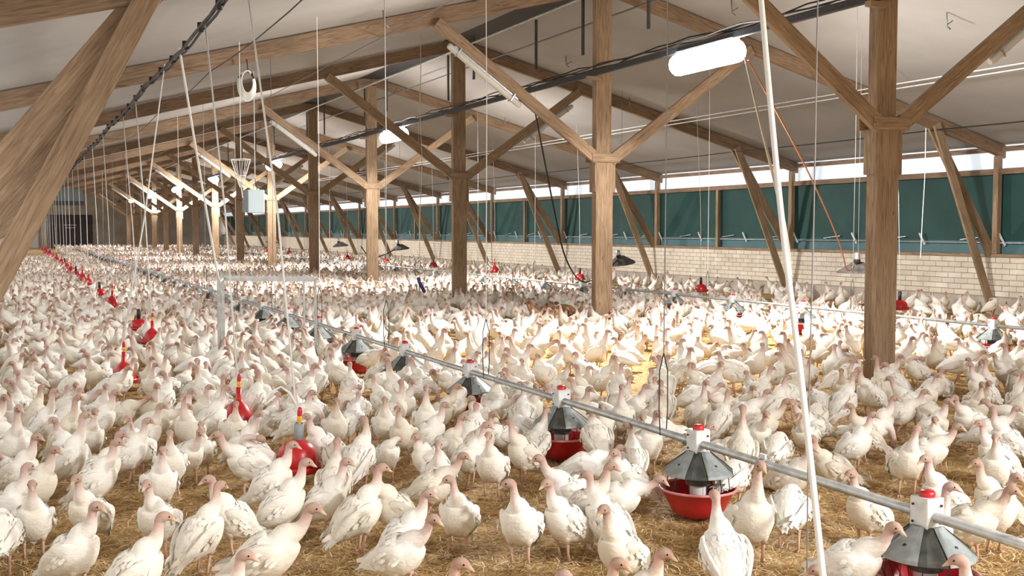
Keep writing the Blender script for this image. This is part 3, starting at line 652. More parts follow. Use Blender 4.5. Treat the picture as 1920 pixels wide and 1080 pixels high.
for rr, z in ((0.14, .40), (.07, .17)):
    mb.tube([(rr * math.cos(2 * math.pi * q / 12), rr * math.sin(2 * math.pi * q / 12), z) for q in range(13)], 0.006, 4, 'rope', cap=False)
mb.tube([(0.0, 0, 0.0), (0.02, 0, -.15)], 0.007, 4, 'rope')
link('cords', mb.mesh('cords'), fn)
mb = MB(); mb.tube([(0, 0, 0.40), (0.0, 0, 2.10)], 0.006, 4, 'rope'); link('hanging_line', mb.mesh('hanging_line'), fn)

# near rope, wires
hose('lifting_rope', 'thick white rope hanging closest to the viewer on the right', 'rope', PROPE, 0.0135, 'rope', 8)
hose('yellow_cord', 'yellowed cord slanting from beside the brightest lamp to the thick white rope', 'rope', PCORD, 0.011, 'rope_y', 6)
hose('steel_wire', 'thin grey steel wire hanging just right of the thick white rope', 'wire', PWIRE, 0.0035, 'wire', 5)
hose('steel_wire', 'thin pale wavy wire hanging left of the second shaded centre post', 'wire', PWAVE, 0.007, 'rope_y', 5)
hose('wall_cord', 'thin pale cord hanging before the green curtain, right of the nearest post', 'cord', PC1, 0.006, 'rope', 5)
o = hose('hose_cover', 'short dark blue tube hanging low behind the feed pipe', 'tube', PBLUE, 0.035, 'blue', 8)
hk = MB(); hk.tube([(0, 0, 0), (0.03, 0.02, -0.2), (0.10, 0.02, -0.24)], 0.012, 5, 'wire'); hk.tube([(0.03, 0.02, -.18), (0.18, 0.05, -.1)], 0.008, 4, 'wire'); hkm = hk.mesh('ceiling_hook')
for i, (x, t) in enumerate(((12.0, 11.2), (12.9, 12.1), (10.9, 14.8), (12.6, 17.0), (11.0, 20.9), (13.4, 22.2), (11.6, 25.0), (6.2, 12.6), (4.9, 15.0), (13.0, 28.5))):
    o = link('ceiling_hook', hkm, None, (x, t, under(x) + RD + 0.01)); tag(o, 'small bent hook under the %s roof boards, %s from the open end' % ('right' if x > XC else 'left', ordn(i)), 'hook', 'hooks in the roof boards')

# the nearest turkeys: x, y, heading, pose, size
HAND = [(0.211, 5.428, -0.673, 'up', 1.03), (0.444, 4.964, 0.055, 'up', 1.02), (0.687, 4.325, -0.453, 'up', 1.0), (1.026, 4.937, -0.427, 'walk', 1.12), (0.655, 5.912, -2.107, 'up', 1.0), (0.331, 6.239, -2.135, 'up', 1.0), (0.047, 6.201, -1.578, 'up', 1.0), (0.075, 6.947, -0.639, 'up', 1.0), (-0.073, 6.55, -0.705, 'turnL', 1.0), (-0.022, 7.403, -0.538, 'up', 1.0), (0.401, 6.885, -0.342, 'up', 1.04), (1.023, 5.756, -3.118, 'up', 0.98), (0.818, 5.534, 0.531, 'up', 1.0), (1.363, 6.388, -0.408, 'up', 1.0), (1.32, 5.901, -0.333, 'up', 1.04), (1.347, 6.94, 3.017, 'walk', 1.05), (0.291, 7.629, -0.142, 'tall', 1.05), (0.455, 7.234, -0.258, 'up', 1.0), (0.838, 8.362, -0.292, 'up', 1.0), (0.673, 7.751, -0.193, 'up', 1.0), (0.755, 7.972, -2.179, 'up', 1.0), (-0.05, 8.098, -1.222, 'tall', 1.1), (0.148, 8.944, -0.204, 'tall', 1.0), (0.295, 8.575, -0.135, 'tall', 1.0), (0.568, 9.047, -0.341, 'up', 1.0), (0.731, 9.367, -0.194, 'low', 1.0), (0.875, 7.159, -1.692, 'up', 1.0), (0.753, 6.691, -1.512, 'up', 1.0), (1.167, 7.792, -1.719, 'up', 0.92), (1.503, 8.398, -1.576, 'up', 0.98), (1.476, 7.852, -0.726, 'up', 1.0), (1.468, 7.361, -2.821, 'preen', 1.0), (1.99, 7.563, -2.859, 'up', 1.0), (2.016, 8.481, -0.338, 'up', 1.0), (2.115, 8.808, -0.258, 'feed', 1.0), (2.236, 8.104, -1.754, 'up', 1.0), (-0.097, 9.722, -1.389, 'up', 1.0), (0.452, 8.358, -1.282, 'up', 1.0), (1.161, 8.982, -0.667, 'up', 1.0), (1.721, 6.285, 1.125, 'up', 1.0), (-0.122, 5.961, 1.501, 'feed', 1.1), (0.096, 9.665, 1.029, 'up', 1.0), (0.423, 10.78, -1.267, 'sit', 1.0), (0.624, 9.711, -1.291, 'up', 1.0), (0.993, 9.462, -1.16, 'up', 1.0), (1.454, 3.92, -0.652, 'up', 1.02), (1.619, 4.783, -0.887, 'walk', 1.0), (1.77, 5.131, -0.621, 'up', 1.0), (2.164, 5.359, -2.117, 'turnR', 1.0), (1.559, 5.89, -0.544, 'up', 1.0), (1.883, 5.607, 3.1, 'turnR', 1.0), (1.666, 5.58, 0.033, 'up', 1.05), (2.241, 5.975, -0.654, 'walk', 1.0), (2.376, 5.01, -2.261, 'turnR', 1.04), (2.951, 5.488, 2.72, 'walk', 1.05), (2.627, 4.978, -2.909, 'up', 1.0), (2.579, 4.32, -2.788, 'up', 1.0), (2.823, 4.872, 2.116, 'up', 1.0), (2.833, 5.121, -0.619, 'up', 1.04), (2.068, 3.723, -0.89, 'up', 1.02), (1.808, 3.677, -1.012, 'up', 1.0), (2.297, 3.745, -0.845, 'up', 1.0), (2.787, 6.312, -2.157, 'up', 1.0), (3.139, 6.552, -3.048, 'turnR', 1.0), (2.759, 7.074, -0.653, 'up', 1.0), (2.787, 6.711, -0.675, 'up', 1.0), (2.831, 7.605, -0.636, 'up', 1.0), (2.951, 7.992, -1.925, 'tall', 1.0), (3.184, 8.248, -0.56, 'up', 1.0), (3.408, 7.902, 2.923, 'tuck', 1.0), (2.311, 7.072, -1.549, 'preen', 0.9), (2.612, 8.009, -1.886, 'up', 1.0), (2.625, 7.604, -2.246, 'up', 1.0), (2.638, 8.802, 1.28, 'feed', 1.0), (3.032, 7.117, -0.943, 'up', 1.0), (3.559, 8.132, -0.618, 'low', 1.0), (4.137, 9.016, -0.972, 'feed', 1.0), (4.206, 7.786, -1.034, 'up', 1.0), (4.123, 7.228, -2.091, 'tuck', 1.0), (4.471, 7.498, -2.109, 'tall', 1.0), (4.756, 7.437, -1.796, 'up', 1.0), (4.729, 7.755, -0.912, 'up', 1.0), (4.204, 6.755, -2.129, 'tuck', 1.0), (3.305, 6.036, -0.366, 'low', 1.0), (3.404, 5.595, 2.787, 'tuck', 1.0), (3.094, 5.258, -0.613, 'low', 1.02), (4.515, 6.999, 2.768, 'feed', 1.0), (2.376, 6.22, -1.936, 'up', 1.0), (4.433, 7.739, -3.118, 'feed', 1.0), (3.954, 8.134, -1.68, 'up', 1.0), (3.439, 4.443, -1.89, 'tall', 1.12), (2.969, 4.038, 1.297, 'up', 1.06), (4.262, 4.483, -3.099, 'up', 1.0), (5.485, 5.912, -0.941, 'up', 1.0), (5.533, 7.273, -0.761, 'walk', 1.0), (5.308, 6.772, -0.779, 'walk', 1.06), (5.861, 6.194, 2.749, 'up', 1.0), (6.236, 6.465, -0.958, 'up', 1.0), (6.729, 6.722, -0.896, 'walk', 1.0), (6.532, 6.179, -1.351, 'up', 1.0), (5.657, 5.405, -1.011, 'walk', 1.04), (5.999, 5.109, 2.816, 'up', 1.0), (5.112, 4.348, 2.819, 'up', 1.0), (4.872, 4.512, 3.034, 'up', 1.05), (4.082, 3.87, -1.007, 'tall', 1.0), (5.685, 4.857, -2.435, 'up', 1.0), (4.483, 3.991, -0.969, 'walk', 1.05), (3.436, 3.718, -1.223, 'walk', 1.05), (3.469, 2.947, 2.397, 'up', 1.05), (3.19, 3.425, 2.603, 'sit', 1.0), (3.807, 4.592, 0.788, 'feed', 1.1), (4.825, 5.96, 0.711, 'feed', 1.0), (4.636, 6.375, -0.999, 'sit', 1.0), (5.691, 8.241, -2.175, 'feed', 1.0), (7.43, 6.557, -2.075, 'up', 1.0), (4.824, 4.126, -1.407, 'up', 1.0), (6.684, 5.779, -0.97, 'walk', 1.0), (5.559, 8.055, -0.457, 'low', 1.0), (4.009, 5.386, 0.576, 'feed', 1.0), (6.898, 6.561, 0.671, 'feed', 1.0), (6.031, 6.363, -0.607, 'feed', 1.0), (6.029, 6.955, 0.767, 'feed', 1.0)]

# ------------------------------------------------------------------ turkeys
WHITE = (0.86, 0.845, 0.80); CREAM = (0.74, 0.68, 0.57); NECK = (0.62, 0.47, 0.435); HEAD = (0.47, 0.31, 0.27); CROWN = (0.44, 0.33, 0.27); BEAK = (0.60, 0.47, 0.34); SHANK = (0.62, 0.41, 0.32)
#POSES_BEGIN
# neck: (dx, dz, dy) of five keys from the breast top; hd: head direction (x, z, y); pitch of the body in degrees (nose up)
POSES = {
 'up':     dict(neck=[(.030, .028, 0), (.044, .058, 0), (.050, .088, 0), (.053, .112, 0)], hd=(1, -.12, 0), pitch=20),
 'tall':   dict(neck=[(.026, .034, 0), (.036, .075, 0), (.040, .115, 0), (.043, .150, 0)], hd=(1, -.05, .15), pitch=30),
 'turnL':  dict(neck=[(.030, .028, 0), (.044, .058, .004), (.048, .088, .008), (.048, .112, .012)], hd=(.35, -.12, .9), pitch=22),
 'turnR':  dict(neck=[(.030, .028, 0), (.044, .058, -.004), (.048, .088, -.008), (.048, .112, -.012)], hd=(.35, -.12, -.9), pitch=22),
 'back':   dict(neck=[(.022, .032, 0), (.026, .062, .008), (.020, .088, .016), (.014, .106, .022)], hd=(-.7, -.1, .7), pitch=16),
 'walk':   dict(neck=[(.040, .022, 0), (.066, .046, 0), (.082, .074, 0), (.090, .098, 0)], hd=(1, -.15, 0), pitch=4),
 'low':    dict(neck=[(.046, .006, 0), (.082, .016, 0), (.112, .030, 0), (.132, .044, 0)], hd=(1, -.3, 0), pitch=-4),
 'feed':   dict(neck=[(.042, -.012, 0), (.070, -.045, 0), (.086, -.090, 0), (.094, -.135, 0)], hd=(.55, -.85, 0), pitch=-12),
 'tuck':   dict(neck=[(.016, .022, 0), (.018, .040, 0), (.014, .054, 0), (.012, .064, 0)], hd=(1, -.25, .3), pitch=14),
 'preen':  dict(neck=[(.024, .026, .012), (.022, .046, .04), (.0, .052, .07), (-.026, .044, .086)], hd=(-.75, -.55, -.1), pitch=14),
 'sit':    dict(neck=[(.030, .026, 0), (.044, .054, 0), (.050, .080, 0), (.053, .100, 0)], hd=(1, -.1, 0), pitch=6, sit=1),
 'sittuck': dict(neck=[(.020, .018, 0), (.024, .034, .01), (.020, .046, .02), (.012, .054, .03)], hd=(.3, -.25, .9), pitch=-4, sit=1),
}
#                 x      z      ry     rz   colour weight (0 body .. 1 neck)
BODY = [(-.200, .138, .020, .006), (-.165, .152, .038, .022), (-.122, .169, .062, .050), (-.072, .187, .086, .080), (-.015, .206, .100, .100), (.036, .228, .098, .102), (.074, .256, .080, .084), (.092, .286, .055, .058)]
NRAD = [(.037, .040), (.0255, .028), (.0195, .0225), (.0185, .0215)]
def pose_keys(name):
    p = POSES[name]; a = math.radians(p['pitch']); ca, sa = math.cos(a), math.sin(a); hx, hz = 0.0, 0.195
    drop = 0.098 if p.get('sit') else 0.0
    def rot(x, z): return (hx + (x - hx) * ca - (z - hz) * sa, hz + (x - hx) * sa + (z - hz) * ca)
    keys = []
    for i, (x, z, ry, rz) in enumerate(BODY):
        X, Z = rot(x, z); keys.append((X, 0.0, Z - drop, ry, rz))
    bx_, bz_ = keys[-1][0], keys[-1][2]
    for (dx, dz, dy), (ry, rz) in zip(p['neck'], NRAD): keys.append((bx_ + dx, dy, bz_ + dz, ry, rz))
    nx_, ny_, nz_ = keys[-1][:3]; h = p['hd']; ln = math.sqrt(sum(c * c for c in h)); d = (h[0] / ln, h[2] / ln, h[1] / ln)
    pf = keys[-2]; u0 = (nx_ - pf[0], ny_ - pf[1], nz_ - pf[2]); dt = sum(a_ * b_ for a_, b_ in zip(u0, d))
    u = [a_ - b_ * dt for a_, b_ in zip(u0, d)]; ul = math.sqrt(sum(c * c for c in u)) or 1; u = [c / ul for c in u]
    hk_ = [(.006, .016, .0235, .0245), (.022, .025, .0245, .0240), (.040, .022, .0205, .0180), (.052, .015, .0115, .0115), (.061, .010, .0080, .0088), (.079, .002, .0015, .002)]
    for f, g, ry, rz in hk_: keys.append((nx_ + d[0] * f + u[0] * g, ny_ + d[1] * f + u[1] * g, nz_ + d[2] * f + u[2] * g, ry, rz))
    return keys, (ca, sa, drop, d, u, (nx_, ny_, nz_))
#POSES_END
NB = len(BODY)
KCOL = [WHITE] * (NB) + [(0.84, 0.80, 0.755), (0.75, 0.655, 0.61), NECK, (0.54, 0.385, 0.345)] + [HEAD, CROWN, HEAD, (0.52, 0.37, 0.30), BEAK, BEAK]

def cat(P, n):
    """Catmull-Rom through rows of P, n steps a span"""
    P = np.array(P, float); E = np.vstack([P[0], P, P[-1]]); out = []
    for i in range(1, len(E) - 2):
        a, b, c, d = E[i - 1], E[i], E[i + 1], E[i + 2]
        for j in range(n):
            u = j / n; out.append(0.5 * (2 * b + (c - a) * u + (2 * a - 5 * b + 4 * c - d) * u * u + (3 * b - a - 3 * c + d) * u ** 3))
    out.append(P[-1]); return np.array(out)

class BM:
    def __init__(s): s.v = []; s.c = []; s.f = []
    def loft(s, pts, rad, cols, n, crease=None, cap=True, jitter=0.0, rng=None):
        pts = np.array(pts); b = len(s.v); up = None
        info = []
        for i in range(len(pts)):
            t = pts[min(i + 1, len(pts) - 1)] - pts[max(i - 1, 0)]; t /= np.linalg.norm(t) + 1e-9
            if up is None: up = np.array((0, 0, 1.0)) if abs(t[2]) < .9 else np.array((1.0, 0, 0))
            sd = np.cross(t, up); sd /= np.linalg.norm(sd) + 1e-9; up = np.cross(sd, t)
            info.append((t, sd, up))
            for k in range(n):
                a = 2 * math.pi * k / n
                ca, sa = math.cos(a), math.sin(a); fr = 1.0
                if crease is not None and crease[i] > 0:      # breast cleft underneath
                    fr = 1 - crease[i] * math.exp(-((a - 1.5 * math.pi) / 0.22) ** 2)
                if jitter and rng is not None: fr *= 1 + jitter * rng.uniform(-1, 1)
                q = pts[i] + sd * (rad[i][0] * ca * fr) + up * (rad[i][1] * sa * fr)
                s.v.append(q); s.c.append(cols[i](a) if callable(cols[i]) else cols[i])
        for i in range(len(pts) - 1):
            for k in range(n):
                k2 = (k + 1) % n; s.f.append((b + i * n + k, b + i * n + k2, b + (i + 1) * n + k2, b + (i + 1) * n + k))
        if cap:
            s.f.append(tuple(b + k for k in range(n))[::-1]); s.f.append(tuple(b + (len(pts) - 1) * n + k for k in range(n)))
        return info
    def leaf(s, p, d, nrm, ln, w, col, curl=0.06):
        d = d / (np.linalg.norm(d) + 1e-9); sd = np.cross(d, nrm); sd /= np.linalg.norm(sd) + 1e-9; up = np.cross(sd, d)
        b = len(s.v)
        for (f, g, h) in ((0, -.55, 0), (0, .55, 0), (.5, -1, .05), (.5, 1, .05), (.85, -.7, .02), (.85, .7, .02), (1, 0, -curl)):
            s.v.append(p + d * (f * ln) + sd * (g * w / 2) + up * (h * ln)); s.c.append(col)
        s.f += [(b, b + 1, b + 3, b + 2), (b + 2, b + 3, b + 5, b + 4), (b + 4, b + 5, b + 6)]

def lerp(a, b, u): return tuple(x + (y - x) * u for x, y in zip(a, b))
def make_bird(pose, lod, seed=0):
    rng = random.Random(seed * 31 + hash(pose) % 1 + len(pose)); keys, (ca, sa, drop, hd, hu, hp) = pose_keys(pose)
    nseg, sub = {0: (20, 3), 1: (9, 1), 2: (5, 1)}[lod]
    K = [list(k) + list(c) for k, c in zip(keys, KCOL)]
    if lod == 2: K = [K[i] for i in (0, 2, 4, 6, 7, 9, 11, 13, 15, 17)]
    elif lod == 1: K = [k for i, k in enumerate(K) if i not in (1, 9)]
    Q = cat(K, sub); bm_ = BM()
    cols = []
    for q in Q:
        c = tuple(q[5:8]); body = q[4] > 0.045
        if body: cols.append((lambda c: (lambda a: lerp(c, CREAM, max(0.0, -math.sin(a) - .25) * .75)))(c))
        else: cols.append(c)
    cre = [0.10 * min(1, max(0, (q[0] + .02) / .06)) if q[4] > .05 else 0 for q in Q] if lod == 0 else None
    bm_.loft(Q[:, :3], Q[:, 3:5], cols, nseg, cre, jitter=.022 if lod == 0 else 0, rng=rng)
    def rot(x, y, z): return np.array((x * ca - (z - .195) * sa, y, .195 + x * sa + (z - .195) * ca - drop))
    # folded wings
    for sg in (-1, 1):
        wk = [(.080, .070, .245, .010, .016), (.045, .086, .240, .018, .044), (-.025, .088, .218, .018, .058), (-.085, .072, .194, .015, .050), (-.145, .048, .166, .010, .032), (-.192, .026, .148, .004, .010)]
        if lod == 2: continue
        W = cat([list(rot(a_, sg * b_, c_)) + [d_, e_] for a_, b_, c_, d_, e_ in wk], 3 if lod == 0 else 1)
        bm_.loft(W[:, :3], W[:, 3:5], [lerp(WHITE, (0.80, .77, .71), .4)] * len(W), 10 if lod == 0 else 5)
    # legs
    if not POSES[pose].get('sit'):
        st = {'walk': .035, 'low': .03}.get(pose, .008)
        for sg in (-1, 1):
            fx = sg * st; hip = rot(.0, sg * .045, .175); knee_ = np.array((.028 + fx * .5, sg * .046, .112)); ank = np.array((.004 + fx, sg * .046, .014))
            if lod == 0:
                bm_.loft([hip, (hip + knee_) / 2 + np.array((.01, 0, 0)), knee_], [(.036, .042), (.026, .032), (.0125, .0125)], [CREAM, CREAM, lerp(CREAM, SHANK, .6)], 10)
                bm_.loft([knee_ + np.array((-.004, 0, .006)), knee_ + np.array((-.008, 0, -.012)), (knee_ + ank) / 2, ank], [(.010, .010), (.0095, .0095), (.0068, .0068), (.0085, .0085)], [SHANK] * 4, 7)
                for an, ln in ((-.42, .045), (0, .055), (.42, .045), (3.1, .02)):
                    d = np.array((math.cos(an), math.sin(an), 0)); bm_.loft([ank + np.array((0, 0, -.003)), ank + d * ln * .55 + np.array((0, 0, -.005)), ank + d * ln + np.array((0, 0, -.011))], [(.006, .005), (.005, .0045), (.002, .002)], [SHANK] * 3, 5)
            elif lod == 1:
                bm_.loft([hip, knee_, ank, ank + np.array((.04, 0, -.01))], [(.03, .036), (.010, .010), (.007, .007), (.012, .003)], [CREAM, SHANK, SHANK, SHANK], 4)
            else: bm_.loft([hip, ank], [(.02, .02), (.008, .008)], [SHANK] * 2, 3, cap=False)
    if lod < 2:                                   # eyes
        h = np.array(hd); u = np.array(hu); sdv = np.cross(h, u); hc = np.array(hp) + h * .036 + u * .027
        for sg in (-1, 1):
            c = hc + sdv * sg * .0205; r_ = .0056 if lod == 0 else .007; b = len(bm_.v)
            for d in (h, u, -h, -u, sdv * sg, -sdv * sg): bm_.v.append(c + d * r_); bm_.c.append((.012, .009, .008))
            bm_.f += [(b, b + 1, b + 4), (b + 1, b + 2, b + 4), (b + 2, b + 3, b + 4), (b + 3, b, b + 4)]
    if lod == 0:                                  # ruffled feathers on back, wings, tail and breast
        info_pts = Q[:NB * sub - sub]
        for i in range(170):
            u_ = rng.random(); idx = int((0.10 + .86 * u_) * (len(info_pts) - 1)); q = info_pts[idx]; q2 = info_pts[max(idx - 2, 0)]
            a = rng.uniform(-.35, math.pi + .35); t = q2[:3] - q[:3]; tl = np.linalg.norm(t) + 1e-6; t = t / tl
            dr = max(-1.6, min(.3, ((q2[3] - q[3]) * abs(math.cos(a)) + (q2[4] - q[4]) * abs(math.sin(a))) / tl)) if idx >= 2 else 0
            sdv = np.array((0, 1.0, 0)); up = np.cross(sdv, t); up = up if up[2] > 0 else -up
            side_w = 1.16 if abs(math.cos(a)) > .4 and idx < len(info_pts) - 4 else 1.0
            nrm = sdv * math.cos(a) + up * math.sin(a)
            p = q[:3] + sdv * (q[3] * side_w * math.cos(a)) + up * (q[4] * math.sin(a)) - nrm * .003
            d = t + nrm * (dr + rng.uniform(.03, .15)) + sdv * rng.uniform(-.22, .22)
            big = 1.5 if idx < len(info_pts) * .4 else 1.0
            k_ = rng.uniform(.93, 1.03); bm_.leaf(p, d, nrm, rng.uniform(.028, .048) * big, rng.uniform(.016, .026), tuple(c * k_ for c in WHITE))
        for i in range(9):                        # tail fan and wing tips
            a = (i - 4) * .13; p = rot(-.15, (i - 4) * .006, .156); t = rot(-.24, (i - 4) * .018, .132 + rng.uniform(-.006, .006)) - p
            bm_.leaf(p, t, np.array((0, 0, 1.0)), .085 + rng.uniform(-.012, .008), .022, tuple(c * rng.uniform(.9, 1) for c in WHITE))
        for sg in (-1, 1):
            for i in range(7):
                p = rot(-.05 - .017 * i, sg * (.086 - .007 * i), .222 - .004 * i - .014 * (i % 3)); t = rot(-.20, sg * .042, .160) - rot(-.03, sg * .09, .215)
                bm_.leaf(p, t, np.array((0, sg * 1.0, .3)), .085, .024, tuple(c * rng.uniform(.86, .98) for c in WHITE), .05)
    v = np.array(bm_.v, np.float32); v[:, 2] = np.maximum(v[:, 2], 0.002)
    return v, bm_.f, np.array(bm_.c, np.float32)
def bird_mesh(name, v, f, c, matn):
    me = bpy.data.meshes.new(name); me.from_pydata(v.tolist(), [], f); at = me.color_attributes.new('Col', 'FLOAT_COLOR', 'POINT')
    at.data.foreach_set('color', np.hstack([c, np.ones((len(c), 1))]).astype(np.float32).ravel())
    me.polygons.foreach_set('use_smooth', [True] * len(me.polygons)); me.materials.append(M[matn]); me.update(); return me
PN = list(POSES)
NEARM = {}
for j, p in enumerate(PN):
    NEARM[p] = [bird_mesh('turkey', *make_bird(p, 0, s_ + j * 7), 'bird') for s_ in range(2)]

fw2 = (math.sin(YAW), math.cos(YAW)); rt2 = (math.cos(YAW), -math.sin(YAW))
def camxy(x, y): return (x * rt2[0] + y * rt2[1], x * fw2[0] + y * fw2[1])
BLOCK = [(x - x / math.hypot(x, t) * q, t - t / math.hypot(x, t) * q, .2) for x, t, i, row in DR if row == 'left' and t < 20 for q in (.3, .55, .8)] + [(FX, t, .27) for t in fx_n] + [(GX, t, .27) for t in fx_f] + [(x, t, .23) for x, t, i, row in DR if row == 'left'] + [(XC, frame_t(k), .30) for k in range(15)] + [(p[0], p[1], .10) for p in (A, B, Cc, D_)]
birds = [tuple(b) for b in HAND]      # (x, y, heading, pose, scale)
cell = 0.5; grid = {}
def free(x, y, r):
    gx, gy = int(x // cell), int(y // cell)
    for i in range(gx - 1, gx + 2):
        for j in range(gy - 1, gy + 2):
            for (a, b, rr) in grid.get((i, j), ()):
                if (a - x) ** 2 + (b - y) ** 2 < (rr if rr else r) ** 2: return False
    return True
def put(x, y, r=0): grid.setdefault((int(x // cell), int(y // cell)), []).append((x, y, r))
for b in BLOCK: put(*b)
for b in birds: put(b[0], b[1])
rb = random.Random(11)
cand = []
WTS = [('up', 22), ('tall', 5), ('turnL', 9), ('turnR', 9), ('back', 6), ('walk', 20), ('low', 9), ('feed', 8), ('tuck', 10), ('preen', 7), ('sit', 10), ('sittuck', 7)]
PL_ = [p for p, w in WTS for _ in range(w)]
for _ in range(190000):
    # denser sampling near the viewer
    d = 4.2 + 98 * rb.random() ** 1.35; l = rb.uniform(-.60, .60) * (d + .8)
    if d < 6.9 and abs(l) < .49 * d + .3: continue
    x = l * rt2[0] + d * fw2[0]; y = l * rt2[1] + d * fw2[1]
    if not (XL + .25 < x < XR - .35 and y < T1 - .8): continue
    if x < 2.9 and y > 52 + rb.random() * 14: continue
    if y > 60 and rb.random() < (y - 60) / 50: continue
    r = .315 if d < 12 else .30
    if x > XR - 4.6: r = .62
    elif x > 4.2 and d < 16: r = .36
    n_ = math.sin(x * 1.7 + 2.0 * math.sin(y * .9)) * math.sin(y * 1.3 + x * .6)
    if n_ > .66 and d < 25: continue
    if not free(x, y, r): continue
    put(x, y); birds.append((x, y, rb.uniform(0, 2 * math.pi), rb.choice(PL_), rb.uniform(.93, 1.10)))
dist = lambda b: camxy(b[0], b[1])[1]
nh = len(HAND); birds = birds[:nh] + sorted(birds[nh:], key=dist)
def inview(b): l, d = camxy(b[0], b[1]); return d > 3.4 and abs(l) < .49 * d + .25
solo = [b for b in birds if inview(b)]; solo.sort(key=dist); solo = solo[:300]; sset = set(solo); rest = [b for b in birds if b not in sset]

# labels: pose, facing, and the place beside the nearest landmark
LM = [(x, t, '%s %s feeder' % (ordn(i), 'left' if x == FX else 'right')) for x, t, i, row in FEEDERS if t < 20]
LM += [(x, t, '%s %s drinker' % (ordn(i), row)) for x, t, i, row in DR if t < 20]
LM += [(XC, frame_t(k), '%s centre post' % ordn(k)) for k in range(3)] + [(2.9, 13.4, 'weighing rack')]
PD = {'up': 'neck raised', 'tall': 'neck stretched high', 'turnL': 'head turned aside', 'turnR': 'head turned aside', 'back': 'looking back', 'walk': 'striding', 'low': 'neck pushed forward', 'feed': 'pecking the straw',
      'tuck': 'neck drawn in', 'preen': 'preening', 'sit': 'sitting', 'sittuck': 'sitting tucked'}
cells = {}
for b in solo:
    l, d = camxy(b[0], b[1]); best = min(LM, key=lambda q: (q[0] - b[0]) ** 2 + (q[1] - b[1]) ** 2)
    ll, dd = camxy(best[0], best[1]); dl, dp = l - ll, d - dd
    rel_ = ('right of' if dl > 0 else 'left of') if abs(dl) > abs(dp) else ('behind' if dp > 0 else 'in front of')
    cells.setdefault((best[2], rel_), []).append((math.hypot(dl, dp), b))
lab = {}
for (lm, rel_), lst in cells.items():
    for i, (q, b) in enumerate(sorted(lst, key=lambda z: z[0])):
        lab[b] = 'white turkey, %s, %s bird %s the %s' % (PD[b[3]], 'closest' if i == 0 else ordn(i), rel_, lm)
for i, b in enumerate(solo):
    o = link('turkey', NEARM[b[3]][i % 2], None, (b[0], b[1], float(floor_h(b[0], b[1])) + .004), (0, 0, b[2])); o.scale = (b[4],) * 3
    tag(o, lab[b], 'turkey', 'white turkeys standing loose on the straw')

# the rest of the flock as one object
def flock(name, lst, lod, label):
    V = {p: make_bird(p, lod) for p in PN}; av = []; ac = []; tri = []; quad = []; off = 0; poly = []; cnt = []
    for p in PN:
        v, f, c = V[p]; V[p] = (v, np.concatenate([np.array(q) for q in f]), np.array([len(q) for q in f]), c)
    for b in lst:
        v, fi, fn_, c = V[b[3]]; cs, sn = math.cos(b[2]) * b[4], math.sin(b[2]) * b[4]
        w = np.empty_like(v); w[:, 0] = v[:, 0] * cs - v[:, 1] * sn + b[0]; w[:, 1] = v[:, 0] * sn + v[:, 1] * cs + b[1]; w[:, 2] = v[:, 2] * b[4] + float(floor_h(b[0], b[1]))
        k = rb.random(); tint = np.array((0.92, .875, .80)) if k < .25 else np.array((1.03, 1.03, 1.02)) if k > .7 else np.array((1, .985, .96))
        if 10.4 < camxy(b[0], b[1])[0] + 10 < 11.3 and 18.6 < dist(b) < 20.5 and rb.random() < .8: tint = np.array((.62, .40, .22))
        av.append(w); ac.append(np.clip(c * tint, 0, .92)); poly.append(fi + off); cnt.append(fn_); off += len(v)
    v = np.concatenate(av); c = np.concatenate(ac); li = np.concatenate(poly).astype(np.int32); ct = np.concatenate(cnt).astype(np.int32)
    me = bpy.data.meshes.new(name); me.vertices.add(len(v)); me.vertices.foreach_set('co', v.astype(np.float32).ravel())
    me.loops.add(len(li)); me.loops.foreach_set('vertex_index', li); me.polygons.add(len(ct))
    st = np.concatenate([[0], np.cumsum(ct)[:-1]]).astype(np.int32); me.polygons.foreach_set('loop_start', st)
    me.update(calc_edges=True)
    at = me.color_attributes.new('Col', 'FLOAT_COLOR', 'POINT'); at.data.foreach_set('color', np.hstack([c, np.ones((len(c), 1), np.float32)]).astype(np.float32).ravel())
    me.polygons.foreach_set('use_smooth', np.ones(len(ct), bool)); me.materials.append(M['flock']); me.update()
    return me, len(ct)
near_r = [b for b in rest if dist(b) < 27]; far_r = [b for b in rest if dist(b) >= 27]
me1, n1 = flock('turkey_flock', near_r, 1, ''); me2, n2 = flock('turkey_flock', far_r, 2, '')
fo = link('turkey_flock', me1); tag(fo, 'dense flock of white turkeys covering the floor of the barn beyond the nearest birds', 'turkeys', None, 'stuff')
o = link('distant_birds', me2, fo); o['kind'] = 'stuff'
print('BIRDS', len(birds), 'solo', len(solo), 'solo max dist', dist(solo[-1]), 'near', len(near_r), n1, 'far', len(far_r), n2)

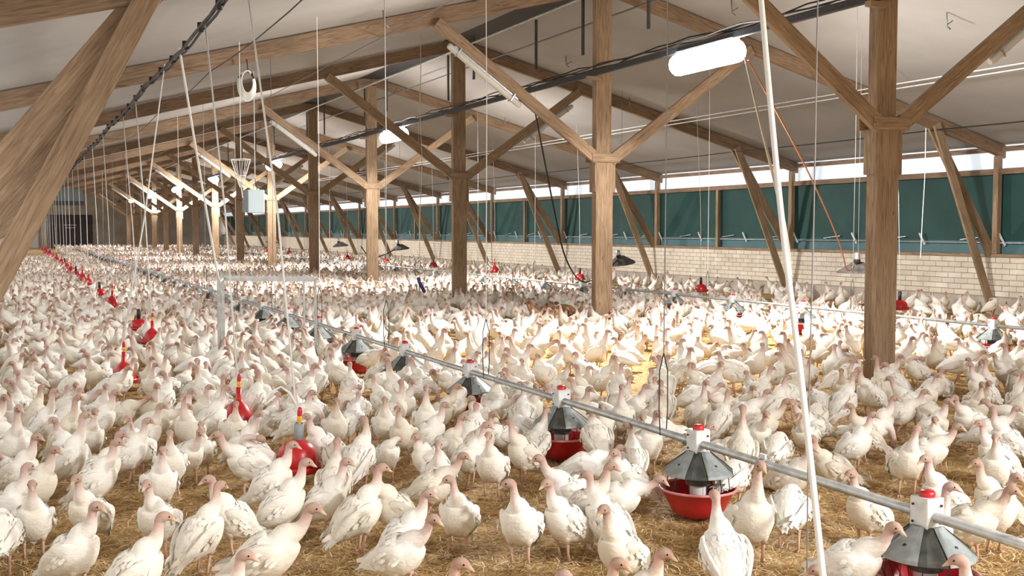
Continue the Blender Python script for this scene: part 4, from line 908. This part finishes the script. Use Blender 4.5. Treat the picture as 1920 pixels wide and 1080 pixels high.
# ------------------------------------------------------------------ loose straw
rs = np.random.RandomState(3); n = 145000
d = 4.0 + 15 * rs.rand(n) ** 1.5; l = (rs.rand(n) - .5) * (1.2 * d + .8)
x = l * rt2[0] + d * fw2[0]; y = l * rt2[1] + d * fw2[1]; keep = (x > XL + .1) & (x < XR - .2); x, y = x[keep], y[keep]; n = len(x)
cl = np.sin(x * 5.3 + 2 * np.sin(y * 3.1)) * np.sin(y * 4.7 + x * 2.2)
a = rs.rand(n) * 2 * np.pi; ln = .03 + .09 * rs.rand(n) ** 1.5; w = .0026 + .0034 * rs.rand(n); tilt = rs.normal(0, .16, n); z = floor_h(x, y) + .004 + .020 * rs.rand(n) * (1 + .8 * cl)
dx, dy = np.cos(a), np.sin(a); bend = rs.normal(0, .012, n)
def P3(f, g):
    return np.stack([x + dx * ln * f - dy * (w * g + bend * (1 - (2 * f) ** 2)), y + dy * ln * f + dx * (w * g + bend * (1 - (2 * f) ** 2)), z + ln * np.abs(tilt) * (f + .5) - .25 * ln * np.abs(tilt) + (.006 * (1 - 4 * f * f))], -1)
vv = np.stack([P3(-.5, -.5), P3(-.5, .5), P3(0, -.5), P3(0, .5), P3(.5, -.5), P3(.5, .5)], 1).reshape(-1, 3)
base = (np.arange(n) * 6)[:, None]; q = np.stack([base + np.array([0, 2, 3, 1]), base + np.array([2, 4, 5, 3])], 1).reshape(-1, 4)
me = bpy.data.meshes.new('straw'); me.vertices.add(len(vv)); me.vertices.foreach_set('co', vv.astype(np.float32).ravel())
me.loops.add(q.size); me.loops.foreach_set('vertex_index', q.astype(np.int32).ravel()); me.polygons.add(len(q)); me.polygons.foreach_set('loop_start', (np.arange(len(q)) * 4).astype(np.int32)); me.update(calc_edges=True)
cA, cB, cC = np.array((.74, .53, .24)), np.array((.40, .23, .08)), np.array((.90, .77, .50)); u = rs.rand(n)[:, None]
colr = np.where(u < .45, cA, np.where(u < .8, cB, cC)) * (.65 + .55 * rs.rand(n)[:, None]); colr = np.repeat(colr, 6, 0)
at = me.color_attributes.new('Col', 'FLOAT_COLOR', 'POINT'); at.data.foreach_set('color', np.hstack([np.clip(colr, 0, 1), np.ones((len(colr), 1))]).astype(np.float32).ravel())
me.materials.append(M['straw']); so = link('straw', me); tag(so, 'loose golden straw stalks strewn over the barn floor', 'straw', None, 'stuff')
